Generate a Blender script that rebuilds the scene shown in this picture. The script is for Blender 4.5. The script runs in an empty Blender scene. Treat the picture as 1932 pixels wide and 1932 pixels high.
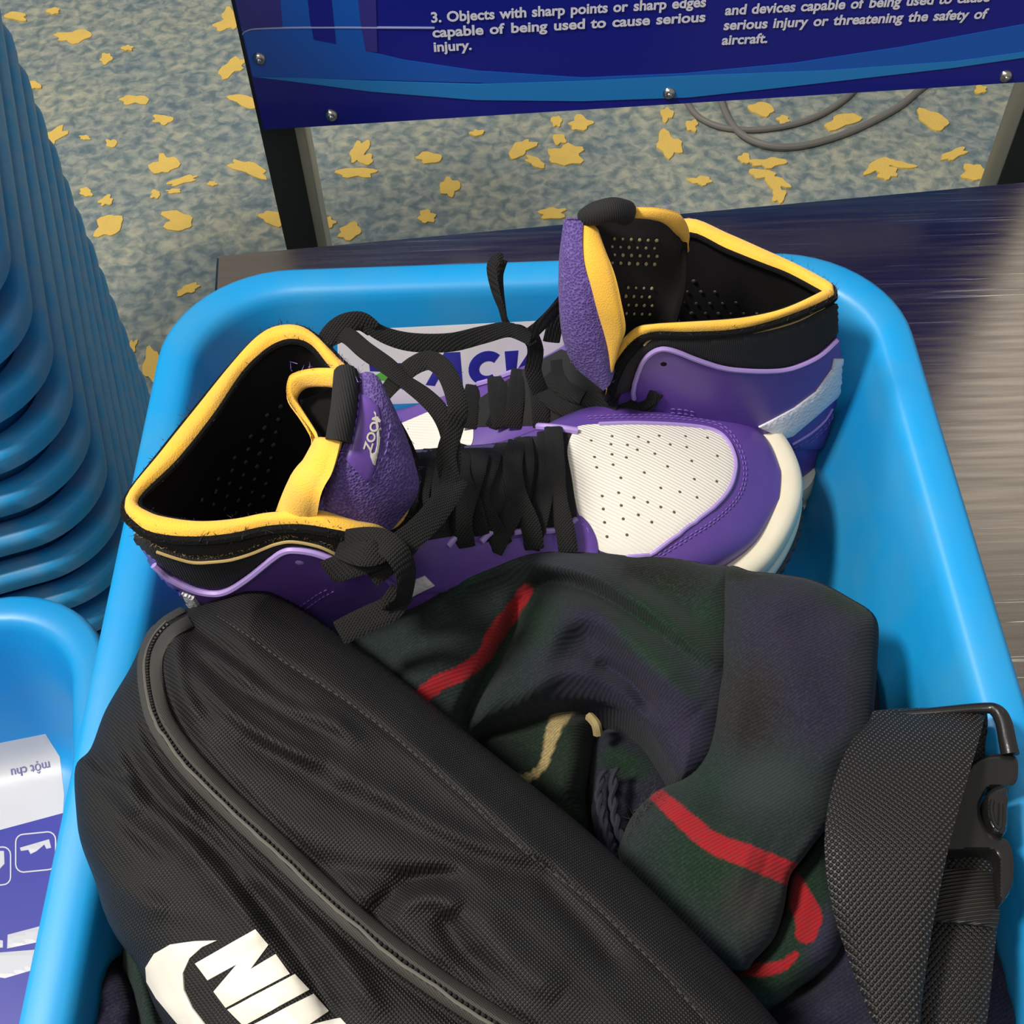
import bpy, math, random
import numpy as np
from mathutils import Vector, Matrix
from mathutils.bvhtree import BVHTree
from mathutils.geometry import delaunay_2d_cdt
random.seed(4); rng = np.random.default_rng(4)
sc = bpy.context.scene; COL = sc.collection

# ------------------------------------------------------------------ camera, world, lights, exposure
FPX = 2314.0; HALF = 966.0
def nrm(v):
    v = np.array(v, float); return v/np.linalg.norm(v)
_d = nrm([74, 1734, FPX]); _z = -_d; _y = nrm([-82, -3084, FPX]); _y = nrm(_y-_z*np.dot(_y, _z)); _x = np.cross(_y, _z)
RW = np.array([_x, _y, _z])                       # camera frame (x right, y down, z forward) -> world
CAM = np.array([0, 0, 1.35])
cd = bpy.data.cameras.new('camera'); cam = bpy.data.objects.new('camera', cd); COL.objects.link(cam)
cd.sensor_width = 36; cd.sensor_fit = 'HORIZONTAL'; cd.lens = 36*FPX/1932; cd.clip_start = 0.02
B = RW @ np.diag([1, -1, -1])
cam.matrix_world = Matrix([[B[0][0], B[0][1], B[0][2], CAM[0]], [B[1][0], B[1][1], B[1][2], CAM[1]], [B[2][0], B[2][1], B[2][2], CAM[2]], [0, 0, 0, 1]])
sc.camera = cam
sc.view_settings.view_transform = 'Standard'; sc.view_settings.look = 'None'; sc.view_settings.gamma = 1
sc.view_settings.use_curve_mapping = False
sc.view_settings.exposure = 0.0
w = bpy.data.worlds.new('world'); sc.world = w; w.use_nodes = True
w.node_tree.nodes['Background'].inputs[0].default_value = (0.86, 0.84, 0.80, 1)
w.node_tree.nodes['Background'].inputs[1].default_value = 0.37
def area(name, loc, target, size, power, col):
    l = bpy.data.lights.new(name, 'AREA'); l.shape = 'RECTANGLE'; l.size = size[0]; l.size_y = size[1]; l.energy = power; l.color = col
    o = bpy.data.objects.new(name, l); COL.objects.link(o); o.location = loc
    o.rotation_euler = (Vector(target)-Vector(loc)).to_track_quat('-Z', 'Y').to_euler(); return o
area('ceiling_lamp', (-1.2, 0.02, 3.0), (0, 0.35, 0.8), (0.35, 0.35), 80, (1, 0.95, 0.87))
area('ceiling_panel_lamp', (-1.9, 1.9, 3.1), (0.1, 1.3, 0.1), (1.2, 0.6), 45, (1, 0.96, 0.90))
area('ceiling_panel_lamp', (-0.5, -0.9, 3.1), (0.0, 0.4, 0.8), (1.2, 0.6), 14, (1, 0.96, 0.90))
area('ceiling_panel_lamp', (1.65, 2.6, 3.1), (0.3, 0.6, 0.75), (0.9, 0.9), 2.2, (1, 0.95, 0.86))

# ------------------------------------------------------------------ maths helpers
def ray(px, py):
    return RW @ np.array([(px-HALF)/FPX, (py-HALF)/FPX, 1.0])
def P(px, py, z):
    d = ray(px, py); return CAM+d*((z-CAM[2])/d[2])
def PV(px, py, z):                                  # vectorised
    D = np.stack([(px-HALF)/FPX, (py-HALF)/FPX, np.ones_like(px)], -1) @ RW.T
    return CAM+D*((z-CAM[2])/D[..., 2])[..., None]
def proj(p):
    c = (np.asarray(p)-CAM) @ RW
    return np.stack([HALF+FPX*c[..., 0]/c[..., 2], HALF+FPX*c[..., 1]/c[..., 2]], -1)
def crv(pts, n=8, closed=False):
    p = np.array(pts, float); m = len(p); out = []
    rngi = range(m) if closed else range(m-1)
    for i in rngi:
        if closed: a, b, c, d = p[(i-1) % m], p[i], p[(i+1) % m], p[(i+2) % m]
        else: a, b, c, d = p[max(i-1, 0)], p[i], p[i+1], p[min(i+2, m-1)]
        for k in range(n):
            t = k/n
            out.append(0.5*((2*b)+(c-a)*t+(2*a-5*b+4*c-d)*t*t+(3*b-a-3*c+d)*t**3))
    if not closed: out.append(p[-1])
    return np.array(out)
def seg_dist(q, line, closed=False):
    """distance of points q (N,2) to a polyline; also the parameter 0..1 along it"""
    l = np.array(line, float)[:, :2]
    if closed: l = np.vstack([l, l[:1]])
    a = l[:-1]; b = l[1:]; ab = b-a; L2 = (ab**2).sum(1)+1e-9
    best = np.full(len(q), 1e9); par = np.zeros(len(q))
    for i in range(len(a)):
        t = np.clip(((q-a[i])@ab[i])/L2[i], 0, 1); d = np.hypot(*(q-a[i]-t[:, None]*ab[i]).T)
        m = d < best; best[m] = d[m]; par[m] = (i+t[m])/len(a)
    return best, par
def inside(q, poly):
    poly = np.array(poly, float)[:, :2]; r = np.zeros(len(q), bool); j = len(poly)-1
    for i in range(len(poly)):
        xi, yi = poly[i]; xj, yj = poly[j]
        if yi != yj:
            c = ((yi > q[:, 1]) != (yj > q[:, 1])) & (q[:, 0] < (xj-xi)*(q[:, 1]-yi)/(yj-yi)+xi); r ^= c
        j = i
    return r
def densify(poly, step):
    p = np.array(poly, float)[:, :2]; out = []
    for i in range(len(p)):
        a = p[i]; b = p[(i+1) % len(p)]; n = max(1, int(math.ceil(np.linalg.norm(b-a)/step)))
        out += [a+(b-a)*k/n for k in range(n)]
    return np.array(out)
def mesh2d(poly, step, smooth=False):
    """triangulated polygon: vertices (N,2), triangles, number of boundary vertices"""
    if smooth: poly = crv(np.array(poly, float)[:, :2], 6, True)
    b = densify(poly, step); lo = b.min(0); hi = b.max(0)
    xs = np.arange(lo[0]+step/2, hi[0], step); ys = np.arange(lo[1]+step/2, hi[1], step*0.87)
    g = np.array([(x+(step/2 if j % 2 else 0), y) for j, y in enumerate(ys) for x in xs])
    if len(g):
        g = g[inside(g, b)]
        if len(g):
            d, _ = seg_dist(g, b, True); g = g[d > step*0.5]
    allp = np.vstack([b, g]) if len(g) else b
    n = len(b)
    r = delaunay_2d_cdt([Vector(v) for v in allp], [(i, (i+1) % n) for i in range(n)], [], 1, 1e-5)
    v = np.array([tuple(a) for a in r[0]]); f = [tuple(t) for t in r[2]]
    # orient
    ff = []
    for t in f:
        a, bb, c = v[t[0]], v[t[1]], v[t[2]]
        cr = (bb[0]-a[0])*(c[1]-a[1])-(bb[1]-a[1])*(c[0]-a[0])
        ff.append(t if cr < 0 else t[::-1])          # image y points down: this faces the viewer
    return v, ff
def border(faces):
    e = {}
    for f in faces:
        for i in range(len(f)):
            a, b = f[i], f[(i+1) % len(f)]
            if (b, a) in e: del e[(b, a)]
            else: e[(a, b)] = 1
    return list(e)
def vnormals(v, f):
    v = np.asarray(v); n = np.zeros_like(v)
    for k in {len(x) for x in f}:
        F = np.array([x for x in f if len(x) == k])
        fn = np.cross(v[F[:, 1]]-v[F[:, 0]], v[F[:, 2]]-v[F[:, 0]])
        for i in range(k): np.add.at(n, F[:, i], fn)
    l = np.linalg.norm(n, axis=1); l[l == 0] = 1
    return n/l[:, None]
def solid(v, f, top, bottom):
    """thicken an open sheet along its normals"""
    v = np.asarray(v); n = vnormals(v, f); N = len(v)
    be = border(f); bi = set(i for e in be for i in e); tp = v+n*top
    ed = np.zeros(N); ed[list(bi)] = 1
    tp = tp-n*(ed*(top-bottom)*0.30)[:, None]
    vv = np.vstack([tp, v+n*bottom])
    ff = list(f)+[tuple(i+N for i in reversed(x)) for x in f]+[(a, a+N, b+N, b)[::-1] for a, b in be]
    return vv, [tuple(x) for x in ff]

# ------------------------------------------------------------------ object helpers
ORG = {}
def tag(o, label=None, cat=None, group=None, kind=None):
    for k, v in (('label', label), ('category', cat), ('group', group), ('kind', kind)):
        if v: o[k] = v
    return o
def thing(name, loc, label, cat, group=None):
    o = bpy.data.objects.new(name, None); COL.objects.link(o); o.location = loc; o.empty_display_size = 0.02
    ORG[o] = np.array(loc, float); return tag(o, label, cat, group)
def mk(name, v, f, mat, parent=None, smooth=True, loc=None, sharp=35, label=None, kind=None, attr=None):
    v = np.asarray(v, float)
    if parent is not None: org = ORG[parent]
    elif loc is not None: org = np.array(loc, float)
    else: org = np.array([v[:, 0].mean(), v[:, 1].mean(), v[:, 2].min()])
    me = bpy.data.meshes.new(name); me.from_pydata([tuple(x) for x in v-org], [], [tuple(int(i) for i in x) for x in f])
    me.materials.append(mat)
    if smooth:
        me.shade_smooth()
        if sharp: me.set_sharp_from_angle(angle=math.radians(sharp))
    if attr is not None:
        ca = me.color_attributes.new('dye', 'FLOAT_COLOR', 'POINT')
        ca.data.foreach_set('color', np.hstack([attr, np.ones((len(attr), 1))]).astype(np.float32).ravel())
    o = bpy.data.objects.new(name, me); COL.objects.link(o)
    ORG[o] = org
    if parent is not None: o.parent = parent
    else: o.location = org
    return tag(o, label, kind=kind)
def join(parts):
    V = []; Fc = []; n = 0
    for v, f in parts:
        V.append(np.asarray(v)); Fc += [tuple(i+n for i in x) for x in f]; n += len(v)
    return np.vstack(V), Fc
def grid_faces(nu, nv, cu=False, cv=False):
    f = []
    for i in range(nu if cu else nu-1):
        for j in range(nv if cv else nv-1):
            a = i*nv+j; b = ((i+1) % nu)*nv+j; c = ((i+1) % nu)*nv+(j+1) % nv; d = i*nv+(j+1) % nv
            f.append((a, b, c, d))
    return f
def tube(path, r, n=8, closed=False):
    p = np.asarray(path, float); N = len(p); r = np.broadcast_to(r, (N,))
    if closed: t = np.roll(p, -1, 0)-np.roll(p, 1, 0)
    else: t = np.gradient(p, axis=0)
    t /= np.linalg.norm(t, axis=1)[:, None]+1e-12
    up = np.array([0, 0, 1.0]) if abs(t[0][2]) < .9 else np.array([1.0, 0, 0])
    V = []; s = np.cross(t[0], up); s /= np.linalg.norm(s)
    for i in range(N):
        s = s-t[i]*np.dot(s, t[i]); s /= np.linalg.norm(s)+1e-12; u = np.cross(s, t[i])
        for k in range(n):
            a = 2*math.pi*k/n; V.append(p[i]+r[i]*(math.cos(a)*s+math.sin(a)*u))
    f = grid_faces(N, n, closed, True)
    if not closed: f += [tuple(range(n)), tuple(range((N-1)*n, N*n))[::-1]]
    return np.array(V), [x[::-1] for x in f]
def box(c, s, rot=0, bev=0):
    """box with centre c, size s, turned about z; bevelled vertical+horizontal edges if bev"""
    x, y, z = s[0]/2, s[1]/2, s[2]/2
    if bev:
        rings = []
        for zz, i in ((-z, bev), (-z+bev, 0), (z-bev, 0), (z, bev)):
            rings.append(rrect(x-i, y-i, bev*1.2, 2, zz))
        v, f = loft(rings, cap=True)
    else:
        v = np.array([(a*x, b*y, d*z) for d in (-1, 1) for a, b in ((-1, -1), (1, -1), (1, 1), (-1, 1))])
        f = [(3, 2, 1, 0), (4, 5, 6, 7), (0, 1, 5, 4), (1, 2, 6, 5), (2, 3, 7, 6), (3, 0, 4, 7)]
    ca, sa = math.cos(rot), math.sin(rot); v = v @ np.array([[ca, sa, 0], [-sa, ca, 0], [0, 0, 1]])
    return v+np.array(c), f
def rrect(hx, hy, r, n, z):
    out = []
    for cx, cy, a0 in ((hx-r, hy-r, 0), (-hx+r, hy-r, 90), (-hx+r, -hy+r, 180), (hx-r, -hy+r, 270)):
        for k in range(n+1):
            a = math.radians(a0+90*k/n); out.append((cx+r*math.cos(a), cy+r*math.sin(a), z))
    return np.array(out)
def loft(rings, cap=False, capb=True):
    n = len(rings[0]); V = np.vstack(rings); f = []
    for i in range(len(rings)-1):
        for j in range(n):
            a = i*n+j; b = i*n+(j+1) % n; f.append((a, b, b+n, a+n))
    if cap:
        if capb: f.append(tuple(range(n))[::-1])
        f.append(tuple(range((len(rings)-1)*n, len(rings)*n)))
    return V, f
class Body:
    """what a decal, seam or patch is laid on"""
    def __init__(self, *vf):
        v, f = join(vf); self.t = BVHTree.FromPolygons([Vector(x) for x in v], [tuple(x) for x in f])
    def hit(self, px, py):
        d = ray(px, py); r = self.t.ray_cast(Vector(CAM), Vector(d))
        if r[0] is None: return None, None
        n = np.array(r[1]);
        if np.dot(n, d) > 0: n = -n
        return np.array(r[0]), n
    def line(self, pts, lift=0.0):
        out = []
        for q in pts:
            h, n = self.hit(q[0], q[1])
            if h is not None: out.append(h+n*lift)
        return np.array(out)
    def sheet(self, poly, step, smooth=False, maxjump=0.02):
        v, f = mesh2d(poly, step, smooth); W = []; ok = []
        for q in v:
            h, n = self.hit(*q); ok.append(h is not None); W.append(h if h is not None else np.zeros(3))
        W = np.array(W); g = []; nb = {}
        for t in f:                                     # run the sheet right up to the rim of the body below
            for i in t:
                if not ok[i]:
                    for j in t:
                        if ok[j] and i not in nb: nb[i] = j
        for i, j in nb.items():
            a, b = v[j].copy(), v[i].copy(); best = W[j]
            for _ in range(9):
                m_ = (a+b)/2; h, n = self.hit(*m_)
                if h is None: b = m_
                else: a = m_; best = h
            W[i] = best; ok[i] = True
        for t in f:
            if all(ok[i] for i in t):
                a, b, c = (W[i] for i in t)
                if max(np.linalg.norm(a-b), np.linalg.norm(b-c), np.linalg.norm(a-c)) < maxjump: g.append(t)
        used = sorted({i for t in g for i in t}); m = {a: k for k, a in enumerate(used)}
        return W[used], [tuple(m[i] for i in t) for t in g]
    def patch(self, poly, step, top, bottom=-0.0006, smooth=False, maxjump=0.02):
        return solid(*self.sheet(poly, step, smooth, maxjump), top, bottom)
def stitches(pts, r=0.00035, ln=0.0022, gap=0.0012, lift=0.0003):
    """thread stitches along a world polyline"""
    p = np.asarray(pts); s = np.r_[0, np.cumsum(np.linalg.norm(np.diff(p, axis=0), axis=1))]; parts = []; t = 0
    at = lambda a: np.array([np.interp(a, s, p[:, k]) for k in range(3)])
    while t+ln < s[-1]:
        q = np.array([at(t), at(t+ln*.5)+[0, 0, lift], at(t+ln)]); parts.append(tube(q, np.array([.6, 1, .6])*r, 5)); t += ln+gap
    return join(parts)
def pillow(poly, step, zf, depth, smooth=True, tuck=0.8):
    """cushion-like body: outline traced at its own height, domed top, tucked underside"""
    v, f = mesh2d(poly, step, smooth)
    b = crv(np.array(poly, float)[:, :2], 6, True) if smooth else np.array(poly, float)
    d, _ = seg_dist(v, b, True)
    z = zf(v[:, 0], v[:, 1], d); W = PV(v[:, 0], v[:, 1], z)
    be = border(f); N = len(W); c = W.mean(0)
    bi = sorted({i for e in be for i in e}); m = {a: N+k for k, a in enumerate(bi)}
    low = W[bi].copy(); low[:, :2] = c[:2]+(low[:, :2]-c[:2])*tuck; low[:, 2] -= depth
    mid = W[bi].copy(); mid[:, :2] = c[:2]+(mid[:, :2]-c[:2])*(0.4+0.6*tuck); mid[:, 2] -= depth*.5
    V = np.vstack([W, mid, low, [[c[0], c[1], low[:, 2].mean()]]]); nb = len(bi)
    F2 = list(f)
    for a, bb in be:
        A, Bq = m[a], m[bb]; F2.append((bb, a, A, Bq)); F2.append((Bq, A, A+nb, Bq+nb)); F2.append((Bq+nb, A+nb, len(V)-1))
    return V, F2, (W, f, v)
def in_tray(v, m=.0012):
    """keep soft things inside the tray's sloping walls"""
    v = np.array(v); k = v[:, 2] < .8895; dep = np.clip(.8915-v[:, 2], 0, .14); ins = .0215+.137*dep+np.clip(dep-.115, 0, 1)*.5+m
    for a, c, h in ((0, .0095, .198), (1, .229, .29)): v[k, a] = np.clip(v[k, a], c-h+ins[k], c+h-ins[k])
    v[:, 2] = np.maximum(v[:, 2], .7565); return v
def bump(px, py, line, w_, h):
    """ridge (h>0) or crease (h<0) along a pixel path"""
    d, t = seg_dist(np.stack([px, py], 1), crv(line, 5)); fade = np.clip(np.minimum(t, 1-t)*5, 0, 1)
    return h*np.exp(-(d/w_)**2)*(0.25+0.75*fade)
def ribbon(pts, width, th=0.0011, tw=None, n=6, nrm_=None):
    """flat lace or webbing through world points; tw = twist (deg) per point about its tangent"""
    p = crv(pts, n); N = len(p)
    tw = np.zeros(len(pts)) if tw is None else np.array(tw, float)
    tw = np.interp(np.linspace(0, len(pts)-1, N), np.arange(len(pts)), tw)
    t = np.gradient(p, axis=0); t /= np.linalg.norm(t, axis=1)[:, None]+1e-12
    V = []; prof = []
    m = 9
    for k in range(m): x = -1+2*k/(m-1); prof.append((x, math.sqrt(max(0, 1-x**4))*.5+.0))
    for k in range(m-2, 0, -1): x = -1+2*k/(m-1); prof.append((x, -(math.sqrt(max(0, 1-x**4))*.5)))
    for i in range(N):
        fn = nrm(CAM-p[i]) if nrm_ is None else np.array(nrm_, float)
        s = np.cross(t[i], fn); s /= np.linalg.norm(s)+1e-9; u = np.cross(s, t[i]); a = math.radians(tw[i])
        s2 = s*math.cos(a)+u*math.sin(a); u2 = -s*math.sin(a)+u*math.cos(a)
        wd = width if np.isscalar(width) else np.interp(i/(N-1), np.linspace(0, 1, len(width)), width)
        for x, y in prof: V.append(p[i]+s2*x*wd/2+u2*y*th)
    q = len(prof); f = grid_faces(N, q, False, True)
    f += [tuple(range(q)), tuple(range((N-1)*q, N*q))[::-1]]
    return np.array(V), [x[::-1] for x in f]
def L3(pts):                                        # (px, py, z) list -> world points
    return np.array([P(*q) for q in pts])
def strip(A, Bq, nv=8, bulge=0.0, n=6, closed=False, rot=None):
    """sheet between two world rails with a rounded bulge towards the viewer"""
    a = crv(A, n, closed); b = crv(Bq, n, closed); V = []
    for i in range(len(a)):
        ax = b[i]-a[i]; tg = a[(i+1) % len(a)]-a[i-1] if (closed or 0 < i < len(a)-1) else (a[1]-a[0] if i == 0 else a[-1]-a[-2])
        nn = np.cross(tg, ax); nn /= np.linalg.norm(nn)+1e-9
        if np.dot(nn, CAM-a[i]) < 0 and rot is None: nn = -nn
        if rot == 'up' and nn[2] < 0: nn = -nn
        for k in range(nv):
            t = k/(nv-1); V.append(a[i]+ax*t+nn*bulge*math.sqrt(max(0, 1-(2*t-1)**2)))
    V = np.array(V); f = grid_faces(len(a), nv, closed, False)
    q = f[len(f)//2]; fn = np.cross(V[q[1]]-V[q[0]], V[q[2]]-V[q[0]])
    if np.dot(fn, CAM-V[q[0]]) < 0: f = [x[::-1] for x in f]
    return V, f
def text_mesh(body, extr=0.0, bold=0.0, shear=0.0):
    cu = bpy.data.curves.new('t', 'FONT'); cu.body = body; cu.size = 1; cu.offset = bold; cu.shear = shear; cu.resolution_u = 4
    o = bpy.data.objects.new('t', cu); COL.objects.link(o); bpy.context.view_layer.update()
    me = bpy.data.meshes.new_from_object(o); v = np.array([tuple(x.co) for x in me.vertices]); f = [tuple(p.vertices) for p in me.polygons]
    bpy.data.objects.remove(o); bpy.data.curves.remove(cu); bpy.data.meshes.remove(me)
    return v[:, :2], f

# ------------------------------------------------------------------ materials
def mat(name, col, rough=0.6, metal=0.0, coat=0.0, sheen=0.0, bump=None, var=None, attr=False, spec=0.5, wcol=None):
    """bump: (kind, scale, strength, distance) ; var: (scale, amount, colour2)"""
    m = bpy.data.materials.new(name); m.use_nodes = True; nt = m.node_tree; N = nt.nodes; b = N['Principled BSDF']; L = nt.links.new
    b.inputs['Base Color'].default_value = (*col, 1); b.inputs['Roughness'].default_value = rough; b.inputs['Metallic'].default_value = metal
    b.inputs['Coat Weight'].default_value = coat; b.inputs['Sheen Weight'].default_value = sheen; b.inputs['Specular IOR Level'].default_value = spec
    tc = N.new('ShaderNodeTexCoord'); src = None
    if attr:
        a = N.new('ShaderNodeAttribute'); a.attribute_name = 'dye'; src = a.outputs['Color']; L(src, b.inputs['Base Color'])
    if var:
        no = N.new('ShaderNodeTexNoise'); no.inputs['Scale'].default_value = var[0]; no.inputs['Detail'].default_value = 6; L(tc.outputs['Object'], no.inputs['Vector'])
        mx = N.new('ShaderNodeMix'); mx.data_type = 'RGBA'; rp = N.new('ShaderNodeMapRange'); rp.inputs[1].default_value = .42; rp.inputs[2].default_value = .72; rp.inputs[4].default_value = var[1]
        L(no.outputs[0], rp.inputs[0]); L(rp.outputs[0], mx.inputs[0]); mx.inputs[7].default_value = (*var[2], 1)
        if src: L(src, mx.inputs[6])
        else: mx.inputs[6].default_value = (*col, 1)
        L(mx.outputs[2], b.inputs['Base Color'])
    if bump:
        kind, s, st, dist = bump; bn = N.new('ShaderNodeBump'); bn.inputs['Strength'].default_value = st; bn.inputs['Distance'].default_value = dist
        mp = N.new('ShaderNodeMapping'); L(tc.outputs['Object'], mp.inputs[0])
        def wave(rot):
            m2 = N.new('ShaderNodeMapping'); m2.inputs['Rotation'].default_value = rot; L(tc.outputs['Object'], m2.inputs[0])
            wv = N.new('ShaderNodeTexWave'); wv.inputs['Scale'].default_value = s; wv.inputs['Distortion'].default_value = .6; wv.inputs['Detail'].default_value = 1; wv.inputs['Detail Scale'].default_value = 2
            L(m2.outputs[0], wv.inputs[0]); return wv.outputs['Fac']
        if kind == 'noise':
            t = N.new('ShaderNodeTexNoise'); t.inputs['Scale'].default_value = s; t.inputs['Detail'].default_value = 4; L(mp.outputs[0], t.inputs[0]); h = t.outputs[0]
        elif kind == 'voronoi':
            t = N.new('ShaderNodeTexVoronoi'); t.inputs['Scale'].default_value = s; L(mp.outputs[0], t.inputs[0]); h = t.outputs[0]
        elif kind == 'rib':
            h = wave((0, 0, math.radians(62)))
        elif kind == 'ribt':
            h = wave((0, 0, math.radians(-65)))
        elif kind == 'riby':
            h = wave((0, 0, math.radians(84)))
        elif kind == 'ribx':
            h = wave((0, 0, math.radians(-12)))
        else:
            a = wave((0, 0, math.radians(-42))); c = wave((0, 0, math.radians(48)))
            ad = N.new('ShaderNodeMath'); ad.operation = 'MULTIPLY'; L(a, ad.inputs[0]); L(c, ad.inputs[1]); h = ad.outputs[0]
        L(h, bn.inputs['Height']); L(bn.outputs[0], b.inputs['Normal'])
        if wcol:                                        # shade in the weave gaps put into the colour, thread crowns paler
            m3 = N.new('ShaderNodeMix'); m3.data_type = 'RGBA'; r3 = N.new('ShaderNodeMapRange'); r3.inputs[1].default_value = .35; r3.inputs[2].default_value = .95; L(h, r3.inputs[0]); L(r3.outputs[0], m3.inputs[0])
            old = b.inputs['Base Color'].links
            if wcol[0] == 'mul':
                m3.blend_type = 'MULTIPLY'; L(old[0].from_socket, m3.inputs[6]); m3.inputs[7].default_value = (wcol[1],)*3+(1,)
            else:
                if len(old): L(old[0].from_socket, m3.inputs[6])
                else: m3.inputs[6].default_value = (*col, 1)
                m3.inputs[7].default_value = (*wcol, 1)
            L(m3.outputs[2], b.inputs['Base Color'])
    return m
def plain(name, col, rough=.5, **k): return mat(name, col, rough, **k)
M = {}
M['tray'] = mat('blue_plastic', (.006, .265, .60), .42, var=(22, .5, (.05, .27, .47)), bump=('noise', 900, .04, .0004))
M['wornblue'] = mat('scuffed_blue_plastic', (.012, .31, .66), .45, var=(30, .5, (.28, .33, .40)), bump=('noise', 300, .1, .001))
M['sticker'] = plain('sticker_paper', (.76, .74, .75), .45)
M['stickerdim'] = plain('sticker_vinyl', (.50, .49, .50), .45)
M['ink'] = plain('navy_ink', (.018, .02, .28), .5)
M['inkgreen'] = plain('green_ink', (.10, .42, .04), .5); M['inkblue'] = plain('blue_ink', (.03, .12, .50), .5)
M['inkgrey'] = plain('grey_ink', (.12, .11, .28), .5)
M['purple'] = mat('purple_leather', (.105, .048, .27), .40, bump=('noise', 1400, .10, .0003), var=(60, .25, (.12, .058, .27)))
M['purplelight'] = plain('purple_cut_edge', (.33, .23, .54), .5)
M['thread'] = plain('purple_thread', (.17, .10, .38), .6)
M['denim'] = mat('purple_canvas', (.07, .036, .19), .85, sheen=.05, bump=('voronoi', 900, .8, .0008), wcol=(.15, .10, .33))
M['foam'] = mat('yellow_foam', (.84, .46, .045), .95, sheen=.2, bump=('noise', 1600, .6, .0006), var=(90, .35, (.62, .37, .10)))
M['blackcloth'] = mat('black_nylon_cloth', (.007, .007, .0075), .9, sheen=.0, bump=('ribx', 300, .5, .0004))
M['felt'] = mat('black_felt', (.006, .006, .006), 1.0, bump=('noise', 1500, .8, .0008), spec=.15)
M['lining'] = mat('black_lining', (.007, .0065, .007), .75, bump=('noise', 700, .2, .0006), spec=.3)
M['dot'] = plain('lining_stud', (.035, .033, .032), .6)
M['lightdot'] = plain('yellow_pinhole', (.30, .24, .12), .8)
M['white'] = mat('white_leather', (.70, .66, .59), .55, bump=('ribt', 165, .45, .0006))
M['whiterough'] = mat('white_suede', (.68, .66, .68), .9, bump=('noise', 500, .8, .0012))
M['cream'] = mat('cream_rubber', (.66, .60, .46), .5, var=(70, .35, (.60, .50, .34)))
M['outsole'] = mat('black_rubber', (.03, .026, .03), .7)
M['hole'] = plain('perforation_dark', (.10, .06, .04), .9)
M['lace'] = mat('black_woven_lace', (.005, .005, .005), .85, spec=.35, bump=('weave', 300, .9, .0008), wcol=(.017, .0165, .0155))
M['bag'] = mat('black_polyester', (.0048, .0044, .0042), .62, bump=('weave', 290, .9, .0006), wcol=(.020, .018, .0165), spec=.38)
M['zip'] = mat('zipper_tape_grey', (.030, .028, .024), .75, bump=('weave', 500, .5, .0005))
M['teeth'] = plain('zipper_teeth_black', (.012, .012, .012), .45)
M['print'] = mat('cream_print', (.57, .54, .47), .5, bump=('noise', 300, .08, .0005))
M['web'] = mat('black_webbing', (.007, .0062, .0055), .50, bump=('weave', 190, 1.0, .0010), wcol=(.042, .037, .031))
M['elastic'] = mat('black_elastic', (.012, .011, .010), .6, bump=('riby', 220, 1.0, .0012), wcol=(.04, .036, .03))
M['buckle'] = mat('black_plastic', (.011, .011, .011), .26, bump=('noise', 900, .12, .0004))
M['scarf'] = mat('tartan_wool', (.02, .03, .03), 1.0, sheen=.03, attr=True, bump=('rib', 230, .22, .0009), spec=.1, wcol=('mul', 1.28), var=(950, .5, (.028, .030, .031)))
M['scarf'].node_tree.nodes['Principled BSDF'].inputs['Sheen Roughness'].default_value = .6
M['fuzz'] = plain('fluff', (.03, .03, .03), .9); M['fuzzp'] = plain('purple_frayed_thread', (.24, .14, .50), .9)
M['fuzzy'] = plain('ochre_frayed_thread', (.38, .27, .10), .9)
M['screw'] = plain('screw_steel', (.55, .52, .48), .25, metal=1.0)
M['frame'] = mat('stand_steel', (.42, .40, .36), .28, metal=1.0, bump=('noise', 60, .05, .001))
M['darkrefl'] = plain('stand_dark_reflection', (.004, .006, .008), .35)  # dark reflection in the steel posts, as a flat colour
M['cable'] = plain('grey_cable', (.16, .15, .14), .6)
M['signnavy'] = plain('sign_dark_blue', (.008, .012, .22), .18); M['signblue'] = plain('sign_mid_blue', (.008, .09, .44), .18)
M['signcyan'] = plain('sign_light_blue', (.015, .19, .52), .18); M['signwhite'] = plain('sign_lettering', (.62, .62, .72), .4)
M['signpurple'] = plain('sign_violet', (.035, .03, .22), .18)
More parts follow.
